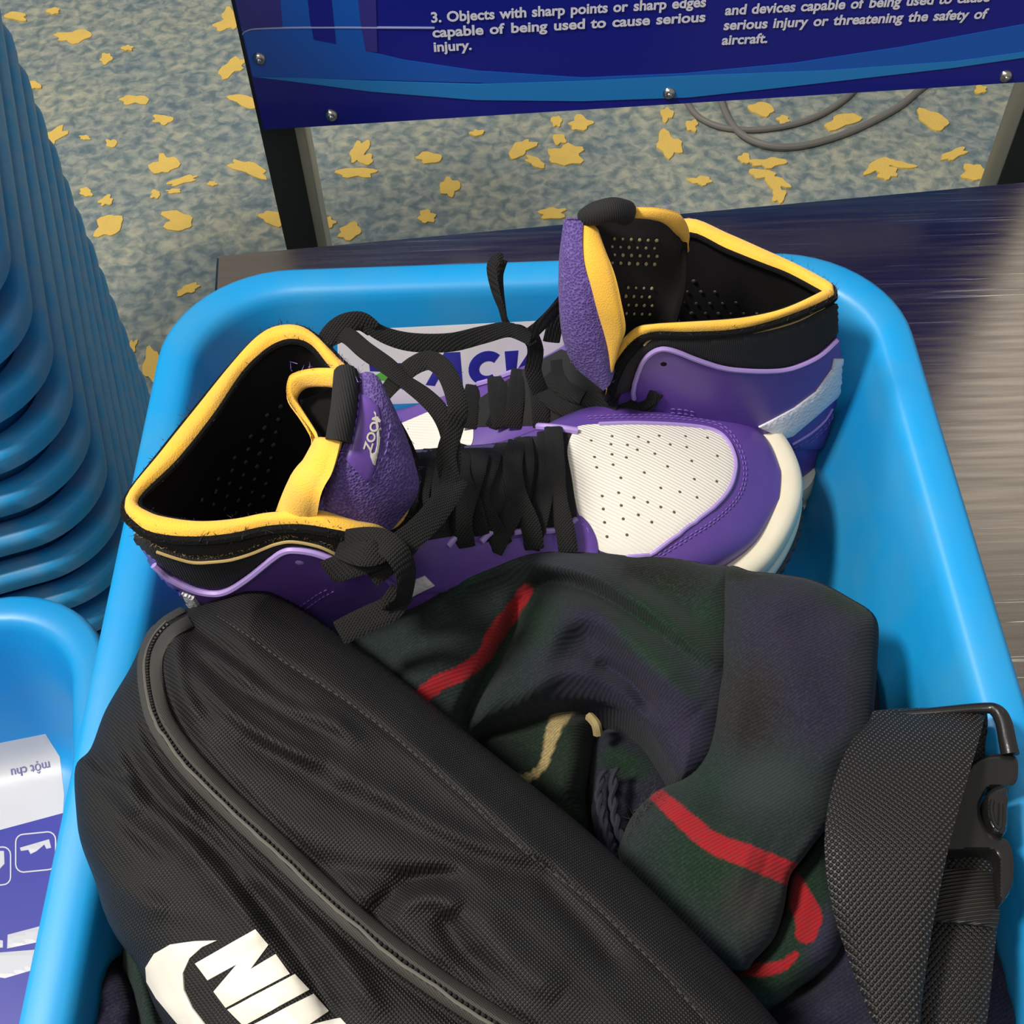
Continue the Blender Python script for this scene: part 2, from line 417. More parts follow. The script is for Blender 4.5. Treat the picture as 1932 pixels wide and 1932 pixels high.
def steel():
    m = mat('brushed_steel', (.40, .35, .30), .24, metal=1.0); nt = m.node_tree; N = nt.nodes; L = nt.links.new; b = N['Principled BSDF']
    tc = N.new('ShaderNodeTexCoord'); mp = N.new('ShaderNodeMapping'); mp.inputs['Scale'].default_value = (7, 150, 1); mp.inputs['Rotation'].default_value = (0, 0, math.radians(8)); L(tc.outputs['Object'], mp.inputs[0])
    no = N.new('ShaderNodeTexNoise'); no.inputs['Scale'].default_value = 1.6; no.inputs['Detail'].default_value = 8; L(mp.outputs[0], no.inputs[0])
    r = N.new('ShaderNodeMapRange'); r.inputs[1].default_value = .35; r.inputs[2].default_value = .75; r.inputs[3].default_value = .19; r.inputs[4].default_value = .34; L(no.outputs[0], r.inputs[0]); L(r.outputs[0], b.inputs['Roughness'])
    # crossing scratches
    bn = N.new('ShaderNodeBump'); bn.inputs['Strength'].default_value = .14; bn.inputs['Distance'].default_value = .0005
    acc = no.outputs[0]
    scr = None
    for rot, sc_ in ((20, 60), (-35, 45), (70, 50), (8, 90), (-4, 110)):
        m2 = N.new('ShaderNodeMapping'); m2.inputs['Rotation'].default_value = (0, 0, math.radians(rot)); m2.inputs['Scale'].default_value = (5, sc_*4, 1); L(tc.outputs['Object'], m2.inputs[0])
        n2 = N.new('ShaderNodeTexNoise'); n2.inputs['Scale'].default_value = 1.0; n2.inputs['Detail'].default_value = 3; L(m2.outputs[0], n2.inputs[0])
        r2 = N.new('ShaderNodeMapRange'); r2.inputs[1].default_value = .70; r2.inputs[2].default_value = .74; L(n2.outputs[0], r2.inputs[0])
        ad = N.new('ShaderNodeMath'); ad.operation = 'ADD'; L(acc, ad.inputs[0]); L(r2.outputs[0], ad.inputs[1]); acc = ad.outputs[0]
        a2 = N.new('ShaderNodeMath'); a2.operation = 'MAXIMUM'; L(r2.outputs[0], a2.inputs[0]); a2.inputs[1].default_value = 0
        if scr is not None: L(scr, a2.inputs[1])
        scr = a2.outputs[0]
    mx = N.new('ShaderNodeMix'); mx.data_type = 'RGBA'; L(scr, mx.inputs[0]); mx.inputs[6].default_value = (.40, .35, .30, 1); mx.inputs[7].default_value = (.80, .74, .66, 1); L(mx.outputs[2], b.inputs['Base Color'])
    L(acc, bn.inputs['Height']); L(bn.outputs[0], b.inputs['Normal']); return m
M['steel'] = steel()
def carpet():
    m = bpy.data.materials.new('carpet_pile'); m.use_nodes = True; nt = m.node_tree; N = nt.nodes; L = nt.links.new; b = N['Principled BSDF']; b.inputs['Roughness'].default_value = 1; b.inputs['Specular IOR Level'].default_value = .1
    tc = N.new('ShaderNodeTexCoord')
    def noise(s, d, dist=0):
        n = N.new('ShaderNodeTexNoise'); n.inputs['Scale'].default_value = s; n.inputs['Detail'].default_value = d; n.inputs['Distortion'].default_value = dist; L(tc.outputs['Object'], n.inputs[0]); return n.outputs[0]
    def ramp(src, stops):
        r = N.new('ShaderNodeValToRGB'); e = r.color_ramp.elements
        while len(e) < len(stops): e.new(.5)
        for q, (p_, c) in zip(e, stops): q.position = p_; q.color = (*c, 1)
        L(src, r.inputs[0]); return r.outputs[0]
    a = ramp(noise(48, 6, .5), [(.34, (.145, .185, .195)), (.44, (.205, .24, .235)), (.54, (.29, .305, .27)), (.68, (.40, .39, .31))])
    c = ramp(noise(5, 3, .5), [(.35, (.78, .86, .95)), (.7, (1.12, 1.1, 1.0))])
    mx = N.new('ShaderNodeMix'); mx.data_type = 'RGBA'; mx.blend_type = 'MULTIPLY'; mx.inputs[0].default_value = 1; L(a, mx.inputs[6]); L(c, mx.inputs[7])
    L(mx.outputs[2], b.inputs['Base Color'])
    bn = N.new('ShaderNodeBump'); bn.inputs['Strength'].default_value = .5; bn.inputs['Distance'].default_value = .003; L(noise(420, 2), bn.inputs['Height']); L(bn.outputs[0], b.inputs['Normal']); return m
M['carpet'] = carpet()
M['motif'] = mat('carpet_yellow_pile', (.72, .49, .12), 1.0, bump=('noise', 420, .5, .003), var=(40, .5, (.60, .43, .14)), spec=.1)
# ------------------------------------------------------------------ the setting: carpet floor with its yellow motifs
v, f = box((0.1, 1.3, -0.02), (5.2, 5.2, 0.04)); floor = mk('floor', v, f, M['carpet'], smooth=False, loc=(0, 1.3, 0)); tag(floor, 'blue grey and beige mottled carpet with yellow leaf shaped flecks', kind='structure')
spots = [(140,68,34,11,-8),(437,32,18,17,0),(485,2,22,10,0),(425,45,22,10,-10),(12,108,18,20,-40),(200,110,12,9,-30),(437,127,28,13,-25),(254,188,26,9,0),(462,190,28,11,12),
 (307,225,18,9,0),(36,248,14,8,40),(92,262,34,14,-30),(210,270,10,8,10),(160,259,10,4,0),(310,310,24,18,-15),(470,318,36,12,20),(344,340,30,6,-15),(328,360,14,4,0),(162,362,12,8,10),
 (293,366,9,8,0),(200,378,14,8,-25),(205,425,26,20,-35),(335,416,30,17,10),(515,412,26,12,12),(400,346,8,5,0),(172,556,18,12,40),(196,590,20,34,0),(205,608,10,20,0),(246,658,9,18,25),(285,688,16,30,0),(355,545,22,8,-20),
 (678,285,14,24,30),(672,325,34,10,0),(690,300,14,10,0),(848,352,18,17,10),(620,418,12,9,20),(660,436,24,13,-15),(810,297,24,10,-5),(805,408,16,12,0),(983,280,24,14,-30),(1068,292,32,20,-5),(1010,305,20,8,20),
 (1095,232,22,12,-10),(1055,262,12,10,0),(1050,228,9,11,0),(1042,402,26,10,-8),(1262,272,26,20,30),(1305,236,12,10,-20),(1258,215,12,12,0),(1322,340,20,8,0),(1437,205,24,12,10),(1590,228,34,12,-14),(1478,225,12,7,0),
 (1450,306,32,9,-5),(1440,328,26,9,5),(1465,345,22,12,15),(1470,368,12,14,0),(1405,298,10,10,0),(1660,312,28,12,-24),(1675,325,18,12,0),(1700,310,26,6,8),(1760,225,30,16,22),(1800,290,26,8,-20),(1840,325,24,16,0),(1850,168,12,7,0),
 (1130,180,12,8,0),(900,250,12,6,0),(560,300,16,8,30),(100,20,12,6,0),(30,30,20,8,10),(240,90,10,5,0),(60,160,16,8,0)]
mot = []
for si, (px, py, wx, wy, an) in enumerate(spots):
    n = 22; ph = rng.uniform(0, 6.28, 5); am = rng.uniform(.03, .17, 5); pl = []
    for k in range(n):
        a = 2*math.pi*k/n; r = 1+sum(am[j]*math.sin((j+2)*a+ph[j]) for j in range(5))
        x = wx*r*math.cos(a); y = wy*r*math.sin(a); c, s = math.cos(math.radians(an)), math.sin(math.radians(an))
        pl.append((px+x*c-y*s, py+x*s+y*c))
    g = np.array(pl+[(px, py)]); top_ = PV(g[:, 0], g[:, 1], np.full(n+1, .0014+.00003*si)); low_ = top_[:n].copy(); low_[:, 2] = 0
    mot.append((np.vstack([top_, low_]), [((k+1) % n, k, n) for k in range(n)]+[(k, (k+1) % n, n+1+(k+1) % n, n+1+k) for k in range(n)]))
def far_blob(x, y):
    n = 14; ph = rng.uniform(0, 6.28, 4); am = rng.uniform(.05, .3, 4)
    r = rng.uniform(.015, .035); el = rng.uniform(.4, 1)
    a = np.arange(n)*2*math.pi/n; rr = r*(1+sum(am[j]*np.sin((j+2)*a+ph[j]) for j in range(4)))
    p_ = np.stack([x+rr*np.cos(a), y+el*rr*np.sin(a), np.full(n, .0015)], 1); return p_, [tuple(range(n))]
for k in range(260):
    x, y = rng.uniform(-2.3, 2.5), rng.uniform(-1.0, 3.7); q = proj(np.array([x, y, 0]))
    c = (np.array([x, y, 0])-CAM) @ RW
    if c[2] > 0 and -120 < q[0] < 2050 and -120 < q[1] < 2050: continue
    mot.append(far_blob(x, y))
v, f = join(mot); mk('carpet_motif', v, f, M['motif'], floor, smooth=False, kind='stuff', label='yellow leaf shaped flecks in the carpet')

# cable on the floor behind the table
c1 = L3([(1270, 120, .006), (1300, 200, .006), (1345, 235, .006), (1410, 245, .006), (1480, 238, .006), (1540, 220, .006), (1600, 182, .006), (1640, 130, .006)])
c2 = L3([(1345, 120, .006), (1362, 195, .006), (1390, 245, .008), (1440, 272, .012), (1510, 275, .008), (1600, 250, .006), (1690, 205, .006), (1740, 165, .006), (1800, 120, .006)])
cab = thing('power_cable', (0.4, 1.95, 0), 'grey cable lying in two loops on the carpet behind the table', 'cable')
mk('cable_loop', *tube(crv(c1, 8), .0055, 10), M['cable'], cab); mk('cable_loop', *tube(crv(c2, 8), .0062, 10), M['cable'], cab)

# ------------------------------------------------------------------ steel table
ta, tb = P(408, 480, .75), P(1932, 341, .75); tang = math.atan2(tb[1]-ta[1], tb[0]-ta[0]); ux = np.array([math.cos(tang), math.sin(tang), 0]); uy = np.array([-ux[1], ux[0], 0])
TL, TW = 1.15, 0.72; tc_ = ta+ux*TL/2-uy*TW/2
table = thing('steel_table', (tc_[0], tc_[1], 0), 'scratched stainless steel inspection table under the blue tray', 'table')
v, f = box((tc_[0], tc_[1], .735), (TL, TW, .03), tang, .002); mk('tabletop', v, f, M['steel'], table)
for a in (-1, 1):
    for b in (-1, 1):
        q = tc_+ux*a*(TL/2-.05)+uy*b*(TW/2-.05); v, f = box((q[0], q[1], .36), (.035, .035, .72), tang, .002); mk('leg', v, f, M['frame'], table)

# ------------------------------------------------------------------ blue information sign on its steel stand
sa, sb = P(497, 245, .79), P(1932, 155, .79); sb[1] = sa[1]+(sb[0]-sa[0])*0.045
sx = nrm(sb-sa); sx[2] = 0; sx = nrm(sx); sn = np.array([sx[1], -sx[0], 0])            # faces the camera
def S(px, py, off=0):
    d = ray(px, py); t = np.dot(sa-CAM, sn)/np.dot(d, sn); return CAM+d*t+sn*off
q0 = S(497, 245); SW = 0.80; SH = .62
bl = q0; br0 = S(1932, 155)
sx3 = nrm(br0-bl); SWd = np.linalg.norm(br0-bl)+.035
up3 = nrm(np.cross(sx3, sn)); up3 = up3 if up3[2] > 0 else -up3
sign = thing('information_sign', (q0[0]+.3, q0[1]+.03, 0), 'blue glossy notice board with white English lines behind the table', 'sign')
def slab(a, w_, h_, t0, t1):
    c = [a, a+sx3*w_, a+sx3*w_+up3*h_, a+up3*h_]; v = [x+sn*t0 for x in c]+[x+sn*t1 for x in c]
    return np.array(v), [(0, 1, 2, 3)[::-1], (4, 5, 6, 7), (0, 1, 5, 4), (1, 2, 6, 5), (2, 3, 7, 6), (3, 0, 4, 7)]
mk('panel', *slab(bl, SWd, SH, -.008, 0), M['signnavy'], sign, smooth=False)
def sdecal(name, poly, m, lift, smooth=False, lab=None):
    v, f = mesh2d(poly, 60, smooth)
    W = np.array([S(x, y) for x, y in v]); 
    keep = W
    vv = np.vstack([keep+sn*lift, keep]); N_ = len(W); be = border(f)
    ff = list(f)+[(a, b, b+N_, a+N_) for a, b in be]
    return mk(name, vv, ff, m, sign, smooth=False, label=lab)
# printed bands (flat print)
left = lambda y: 443+.2204*y+2
sdecal('printed_band', [(left(-150), -150), (690, -150), (690, 95), (760, 112), (900, 133), (1100, 146), (1290, 138), (1290, 147), (1000, 158), (760, 152), (560, 146), (left(143), 143), (left(60), 60)], M['signblue'], .0004, lab='mid blue printed band')
sdecal('printed_band', [(1290, 138), (1500, 118), (1700, 88), (1932, 45), (1975, 36), (1985, 92), (1800, 118), (1560, 138), (1290, 149)], M['signblue'], .0004, lab='mid blue printed band')
sdecal('printed_band', [(left(144), 144), (560, 146), (700, 152), (900, 158), (1100, 152), (1300, 142), (1560, 132), (1800, 115), (1985, 90), (1990, 97), (1932, 108), (1800, 127), (1600, 150), (1450, 167), (1300, 183), (1100, 190), (900, 188), (700, 172), (560, 154)], M['signcyan'], .0006, lab='light blue printed wave')
sdecal('printed_bar', [(left(-150)+4, -150), (515, -150), (533, 50), (462, 60), (456, 48)], M['signpurple'], .0006)
sdecal('printed_bar', [(565, -150), (610, -150), (634, 82), (592, 74), (585, 40)], M['signnavy'], .0006)
sdecal('printed_bar', [(660, -150), (705, -150), (712, 98), (690, 96), (680, 40)], M['signpurple'], .0006)
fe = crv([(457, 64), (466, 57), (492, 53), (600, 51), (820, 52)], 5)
sdecal('pale_line', np.vstack([fe+[0, -1.2], (fe+[0, 1.4])[::-1]]), plain('pale_line', (.30, .34, .60), .3), .0008)  # thin pale curved line across the sign
def sline(words, a, b, h, justify=True):
    """one line of print; a, b = baseline ends in the picture"""
    A, Bp = S(*a, .0009), S(*b, .0009); d = Bp-A; Wd = np.linalg.norm(d); d /= Wd; up = nrm(np.cross(sn, d)); up = up if up[2] > 0 else -up
    ms = [text_mesh(x, bold=.03) for x in words]; ws = [m[0][:, 0].max() for m in ms]
    kx = 1.0
    if len(words) > 1: kx = min(1.25, Wd/(h*(sum(ws)+.36*(len(words)-1))))
    else: kx = Wd/(h*ws[0])
    ws = [q*kx for q in ws]; gap = (Wd-sum(ws)*h)/max(1, len(words)-1); x = 0; out = []
    for (v, f), ww in zip(ms, ws):
        out.append((A+np.outer(v[:, 0]*h*kx+x, d)+np.outer(v[:, 1]*h, up), f)); x += ww*h+gap
    return join(out)
H = .0125
sline_sets = [(['3.', 'Objects', 'with', 'sharp', 'points', 'or', 'sharp', 'edges'], (813, 41), (1331, 11)), (['capable', 'of', 'being', 'used', 'to', 'cause', 'serious'], (816, 69), (1330, 39)), (['injury.'], (818, 96), (890, 92)),
 (['and', 'devices', 'capable', 'of', 'being', 'used', 'to', 'cause'], (1367, 27), (1866, 1)), (['serious', 'injury', 'or', 'threatening', 'the', 'safety', 'of'], (1364, 55), (1860, 33)), (['aircraft.'], (1361, 83), (1447, 79))]
for ws, a, b in sline_sets: mk('lettering', *sline(ws, a, b, .0108), M['signwhite'], sign, smooth=False)
def dome(c, n, r, h, k=14, rings=5):
    n = nrm(n); a = nrm(np.cross(n, [0.3, 0.2, 1])); b = np.cross(n, a); R_ = []
    for i in range(rings+1):
        t = i/rings*math.pi/2; R_.append(np.array([c+n*h*math.sin(t)+max(r*math.cos(t), r*.02)*(math.cos(2*math.pi*j/k)*a+math.sin(2*math.pi*j/k)*b) for j in range(k)]))
    return loft(R_, True)
for px, py in ((489, 110), (625, 217), (1262, 175), (1897, 143)):
    c = S(px, py); s_ = mk('screw', *join([dome(c, sn, .0050, .0038), dome(c+sn*.0035, sn, .0022, .0016)]), M['screw'], sign)
# stand: two posts, a low rail
for px, col in ((528, 0), (2000, 1)):
    b_ = S(px, 235 if col == 0 else 160); xx = b_-sn*.024
    v, f = box((xx[0], xx[1], .62), (.034, .030, 1.24), math.atan2(sx[1], sx[0]), .002); post = mk('post', v, f, M['frame'], sign)
    if True:
        c = np.array([xx[0], xx[1], .62])+sn*.0156-sx*.004; v, f = box(tuple(c), (.026, .001, 1.2), math.atan2(sx[1], sx[0])); mk('post_reflection', v, f, M['darkrefl'], post, smooth=False)  # thin sheet painting the dark reflection on the steel front
    v, f = box((xx[0]-sn[0]*.09, xx[1]-sn[1]*.09, .012), (.05, .26, .024), math.atan2(sx[1], sx[0]), .003); mk('foot', v, f, M['frame'], sign)

# ------------------------------------------------------------------ trays
TRX, TRL, TRH = .198, .29, .14
def tray_mesh():
    prof = [(.0035, -.020), (.0008, -.018), (.0, -.006), (.0014, -.0014), (.004, 0), (.012, .0003), (.0165, -.0004), (.0190, -.0020), (.0208, -.0048), (.0222, -.0085), (.0255, -.030), (.0310, -.070), (.0375, -.108), (.041, -.122), (.046, -.131), (.054, -.1355), (.075, -.1365)]
    inn = []
    for o, z in prof: inn.append(rrect(TRX-o, TRL-o, max(.066-o*.75, .022), 12, TRH+z))
    back = []
    for o, z in [(.075, -.140), (.052, -.1395), (.042, -.134), (.036, -.124), (.028, -.070), (.0225, -.030), (.0190, -.012), (.0165, -.006), (.010, -.0035), (.0055, -.0055), (.0045, -.020)]:
        back.append(rrect(TRX-o, TRL-o, max(.066-o*.75, .022), 12, TRH+z))
    n = len(inn[0]); rings = inn[::-1]                               # floor ring first, out over the rim, back underneath
    V = np.vstack(rings+back[::-1]); m = len(rings)+len(back); f = []
    for i in range(m-1):
        for j in range(n):
            a = i*n+j; b = i*n+(j+1) % n; f.append((a, a+n, b+n, b))
    f.append(tuple(range(n))); f.append(tuple(range((m-1)*n, m*n))[::-1])
    return V, f
TV, TF = tray_mesh(); TZ = .7515
TC = np.array([.0095, .519-TRL, TZ])
tray = mk('security_tray', TV+TC, TF, M['tray'], loc=tuple(TC), sharp=50)
tag(tray, 'bright blue plastic tray on the steel table holding the sneakers, scarf and bag', 'tray')
TB = Body((TV+TC, TF))
# sticker on its back inside wall
lab = [(636, 624), (760, 618), (900, 611), (1088, 602), (1092, 742), (1000, 752), (860, 758), (700, 764), (640, 766)]
stk = mk('sticker', *TB.patch(lab, 14, .0004), M['sticker'], tray, label='white sticker with a blue and green emblem')
SB = Body(TB.patch(lab, 14, .0004))
def decal(body, polys, m, name, parent, step=8, top=.0003, label=None):
    for p_ in polys: mk(name, *body.patch(p_, step, top, -.0002), m, parent, label=label)
decal(SB, [[(803, 726), (838, 665), (868, 664), (873, 725), (850, 727), (849, 712), (828, 713), (820, 728)], ], M['ink'], 'emblem', stk)
th = np.radians(np.arange(-50, -311, -13)); oC = [(918+34*math.cos(t)*1.0+4*math.sin(-t)*1.0, 694+32*math.sin(t)) for t in th]; iC = [(920+16*math.cos(t)+2*math.sin(-t), 695+14*math.sin(t)) for t in th]
decal(SB, [oC+iC[::-1], [(952, 663), (978, 661), (974, 700), (1000, 660), (1026, 659), (984, 722), (957, 723)], [(696, 684), (720, 687), (731, 697), (744, 685), (757, 685), (755, 697), (742, 702), (698, 700)]], M['ink'], 'emblem', stk)
decal(SB, [[(706, 709), (722, 700), (740, 706), (752, 713), (738, 720), (722, 718), (712, 716)], [(846, 705), (874, 701), (858, 709), (846, 711)]], M['inkgreen'], 'emblem', stk, label='green leaf of the emblem')
def textmap(body_txt, org, dx, dy, onto, lift=.0005, bold=.01, shear=0):
    """text laid on a body: org baseline start (px), dx = px vector of one em width, dy = px vector of one em height"""
    v, f = text_mesh(body_txt, bold=bold, shear=shear); W = []
    for x, y in v:
        h, n = onto.hit(org[0]+dx[0]*x+dy[0]*y, org[1]+dx[1]*x+dy[1]*y); W.append(h+n*lift if h is not None else np.zeros(3))
    W = np.array(W); f = [t for t in f if all(W[i].any() for i in t)]
    used = sorted({i for t in f for i in t}); m_ = {a: k for k, a in enumerate(used)}
    return W[used], [tuple(m_[i] for i in t) for t in f]
v, f = textmap('Vietnam A', (679, 736), (18.5, -.8), (1, -20), SB); mk('lettering', v, f, M['inkblue'], stk, smooth=False)

# the leaning rows of nested trays left of the table, and the nearer one with its sticker
STM = tray.data.copy(); STM.materials.clear(); STM.materials.append(M['wornblue'])
def put_tray(loc, rot, label, group):
    o = bpy.data.objects.new('security_tray', STM); COL.objects.link(o); o.location = loc; o.rotation_euler = (0, 0, rot); ORG[o] = np.array(loc); return tag(o, label, 'tray', group)
rot = math.radians(17.5); cr, sr = math.cos(rot), math.sin(rot)
ax, ay = np.array([cr, sr, 0]), np.array([-sr, cr, 0])
front = P(207, 1012, .60)                    # front right corner of the third tray from the bottom in view
PITCH = (.60-TRH)/11
stackc = front-ax*(TRX-.012)+ay*(TRL-.012); stackc[2] = 0
n_lo = 11; base = .0
TOP = n_lo+17
for k in range(TOP):
    jit = rng.uniform(-.0005, .0005, 2)
    put_tray((stackc[0]+jit[0], stackc[1]+jit[1], base+k*PITCH), rot+rng.uniform(-.0012, .0012), 'scuffed blue tray nested in the tall stack at the left edge', 'trays nested in the tall stack')
rot2 = math.radians(11); ax2, ay2 = np.array([math.cos(rot2), math.sin(rot2), 0]), np.array([-math.sin(rot2), math.cos(rot2), 0])
fc = P(197, 1085, .72); c2_ = fc-ax2*(TRX)-ay2*(TRL)
NT = put_tray((c2_[0], c2_[1], .72-TRH), rot2, 'empty blue tray with a white and navy sticker, lower left beside the table', None)
ca, sa_ = math.cos(rot2), math.sin(rot2); NV = TV @ np.array([[ca, sa_, 0], [-sa_, ca, 0], [0, 0, 1]])+np.array([c2_[0], c2_[1], .72-TRH])
NB = Body((NV, TF)); NT.rotation_euler = (0, 0, 0)
NT.data = bpy.data.meshes.new('security_tray'); NT.data.from_pydata([tuple(x) for x in NV-np.array(NT.location)], [], TF); NT.data.materials.append(M['tray']); NT.data.shade_smooth(); NT.data.set_sharp_from_angle(angle=math.radians(50))
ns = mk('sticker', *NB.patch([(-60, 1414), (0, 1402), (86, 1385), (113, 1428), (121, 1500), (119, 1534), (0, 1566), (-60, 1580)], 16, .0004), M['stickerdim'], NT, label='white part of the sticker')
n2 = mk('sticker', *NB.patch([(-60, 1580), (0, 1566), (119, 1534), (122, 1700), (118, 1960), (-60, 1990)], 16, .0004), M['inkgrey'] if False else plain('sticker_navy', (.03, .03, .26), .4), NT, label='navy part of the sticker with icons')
v, f = textmap('một chu', (94, 1436), (-22, 4.5), (4, 24), Body(NB.patch([(-60, 1414), (0, 1402), (86, 1385), (113, 1428), (121, 1500), (119, 1534), (0, 1566), (-60, 1580)], 16, .0004))); mk('lettering', v, f, M['inkgrey'], ns, smooth=False)
NB2 = NB
def ring_poly(x0, y0, x1, y1, r, w_, sk=-.10):
    o = []; i = []
    for cx, cy, a0 in ((x1-r, y0+r, -90), (x1-r, y1-r, 0), (x0+r, y1-r, 90), (x0+r, y0+r, 180)):
        for k in range(5):
            a = math.radians(a0+22.5*k); o.append((cx+r*math.cos(a), cy+r*math.sin(a)+sk*cx)); i.append((cx+(r-w_)*math.cos(a), cy+(r-w_)*math.sin(a)+sk*cx))
    return o, i
def ring_decal(args):
    o, i = ring_poly(*args); n = len(o); V = [NB.hit(*q) for q in o+i]; V = np.array([h+nn*.0007 for h, nn in V])
    return V, [(k, (k+1) % n, n+(k+1) % n, n+k) for k in range(n)]
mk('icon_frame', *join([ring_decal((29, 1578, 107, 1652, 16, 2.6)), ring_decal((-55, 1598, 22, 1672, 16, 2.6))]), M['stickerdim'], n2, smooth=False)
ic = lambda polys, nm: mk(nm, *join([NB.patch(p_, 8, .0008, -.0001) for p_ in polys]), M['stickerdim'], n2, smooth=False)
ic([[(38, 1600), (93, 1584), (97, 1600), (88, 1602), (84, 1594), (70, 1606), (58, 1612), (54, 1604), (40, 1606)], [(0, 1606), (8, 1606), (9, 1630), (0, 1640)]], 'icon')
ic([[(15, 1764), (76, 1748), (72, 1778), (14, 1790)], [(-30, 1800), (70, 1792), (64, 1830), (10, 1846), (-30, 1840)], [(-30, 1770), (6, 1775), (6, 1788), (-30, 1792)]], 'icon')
# ------------------------------------------------------------------ sneakers
def rail(pts, n=6, closed=False): return crv(L3(pts), n, closed)
def cut_edge(body, pts, r, m, name, parent, lift=.0024):
    w_ = body.line(crv(pts, 5), lift); return mk(name, *tube(w_, r, 6), m, parent)
def ankle(O, qc, qa, qb, rotq, zb, nv=26, power=1.0, shrink=1.0):
    """outer (or inner) wall: collar loop morphing into an oval near the sole"""
    R_ = rail(O, 5, True); c = R_.mean(0)[:2]; th = np.arctan2(R_[:, 1]-c[1], R_[:, 0]-c[0])
    cr_, sr_ = math.cos(rotq), math.sin(rotq); a = th-rotq
    Q = np.stack([qc[0]+qa*np.cos(a)*cr_-qb*np.sin(a)*sr_, qc[1]+qa*np.cos(a)*sr_+qb*np.sin(a)*cr_], 1)
    rings = []
    for k in range(nv):
        t = k/(nv-1); e = t**power; xy = R_[:, :2]*(1-e)+Q*e; z = R_[:, 2]*(1-t)+zb*t
        rings.append(np.column_stack([xy, z]))
    return rings
def arch_body(st, nk=28, p_=0.62):
    """stations (far, top, near) in world -> arched upper from throat to toe"""
    S_ = [np.array(s, float) for s in st]; S_ = crv(np.array(S_).reshape(len(S_), 9), 8).reshape(-1, 3, 3); V = []
    for far, top, near in S_:
        mid = (far+near)/2; h = top-mid
        for k in range(nk):
            a = math.pi*k/(nk-1); ca_ = math.cos(a); sa2 = math.sin(a)
            x = math.copysign(abs(ca_)**.85, ca_)
            V.append(mid+(far-mid)*x+h*(sa2**p_))
    V = np.array(V); f = grid_faces(len(S_), nk)
    q = f[len(f)//2]; fn = np.cross(V[q[1]]-V[q[0]], V[q[2]]-V[q[0]])
    if fn[2] < 0: f = [x[::-1] for x in f]
    return V, f
def sole(path, zb, th_mid, th_out, flare, name_p, parent, zt=None):
    """midsole and outsole swept round a closed footprint (world xy + z of the welt)"""
    p = crv(path, 9, True); N = len(p); c = p.mean(0)
    t = np.roll(p, -1, 0)-np.roll(p, 1, 0); n = np.stack([t[:, 1], -t[:, 0], np.zeros(N)], 1); n /= np.linalg.norm(n, axis=1)[:, None]
    if np.dot(n[0], p[0]-c) < 0: n = -n
    def ring(o, z): r = p+n*o; r = r.copy(); r[:, 2] = p[:, 2]+z; return r
    ccw = ((p[:, 0]*np.roll(p[:, 1], -1)-np.roll(p[:, 0], -1)*p[:, 1]).sum() > 0)
    def wrap(rs):
        v, f = loft(rs, True); 
        return v, (f if not ccw else [x for x in f])
    f_ = flare
    mid = [ring(-.006, -th_mid), ring(f_, -th_mid), ring(f_+.0012, -th_mid*.85), ring(f_+.0010, -th_mid*.62), ring(f_-.0008, -th_mid*.56), ring(f_-.0006, -th_mid*.50), ring(f_, -th_mid*.40), ring(f_-.0004, -th_mid*.14), ring(f_*.80, .0010), ring(f_*.45, .0022), ring(.0, .0020), ring(-.004, .0005)]
    if not ccw: mid = [r[::-1] for r in mid]
    mid = [in_tray(r) for r in mid]
    m_ = mk('midsole', *loft(mid, True), M['cream'], parent, sharp=50)
    out = [ring(-.008, -th_mid-th_out), ring(f_-.002, -th_mid-th_out), ring(f_+.0030, -th_mid-th_out*.7), ring(f_+.0034, -th_mid+.0004), ring(f_-.001, -th_mid+.001)]
    # tread teeth round the edge
    for k in range(1, 4):
        for i in range(N):
            if i % 2: out[k][i] -= n[i]*.0014
    out = [in_tray(r) for r in out]
    if not ccw: out = [r[::-1] for r in out]
    mk('outsole', *loft(out, True), M['outsole'], parent, sharp=25)
def fuzz(path, r, n, ln, m, name, parent, up=.6):
    """frayed fibres standing off an edge"""
    p = np.asarray(path); parts = []
    for k in range(n):
        i = rng.integers(0, len(p)); d = rng.normal(size=3); d[2] = abs(d[2])+up; d = nrm(d); L_ = ln*rng.uniform(.4, 1.3); o = p[i]+rng.normal(size=3)*r
        s = nrm(np.cross(d, [0.3, .9, .2]))*.00016; u = nrm(np.cross(d, s))*.00016
        a, b, c = o+s, o-s*.5+u, o-s*.5-u; parts.append((np.array([a, b, c, o+d*L_+rng.normal(size=3)*L_*.2]), [(0, 1, 3), (1, 2, 3), (2, 0, 3)]))
    mk(name, *join(parts), m, parent, smooth=False, kind='stuff')
def studs(body, pts, r, m, name, parent):
    parts = []
    for x, y in pts:
        h, n = body.hit(x, y)
        if h is None: continue
        v, f = dome(h+n*.0008, n, r*rng.uniform(.8, 1.15), r*.7, 7, 2); parts.append((v, f))
    if parts: mk(name, *join(parts), m, parent, kind='stuff')

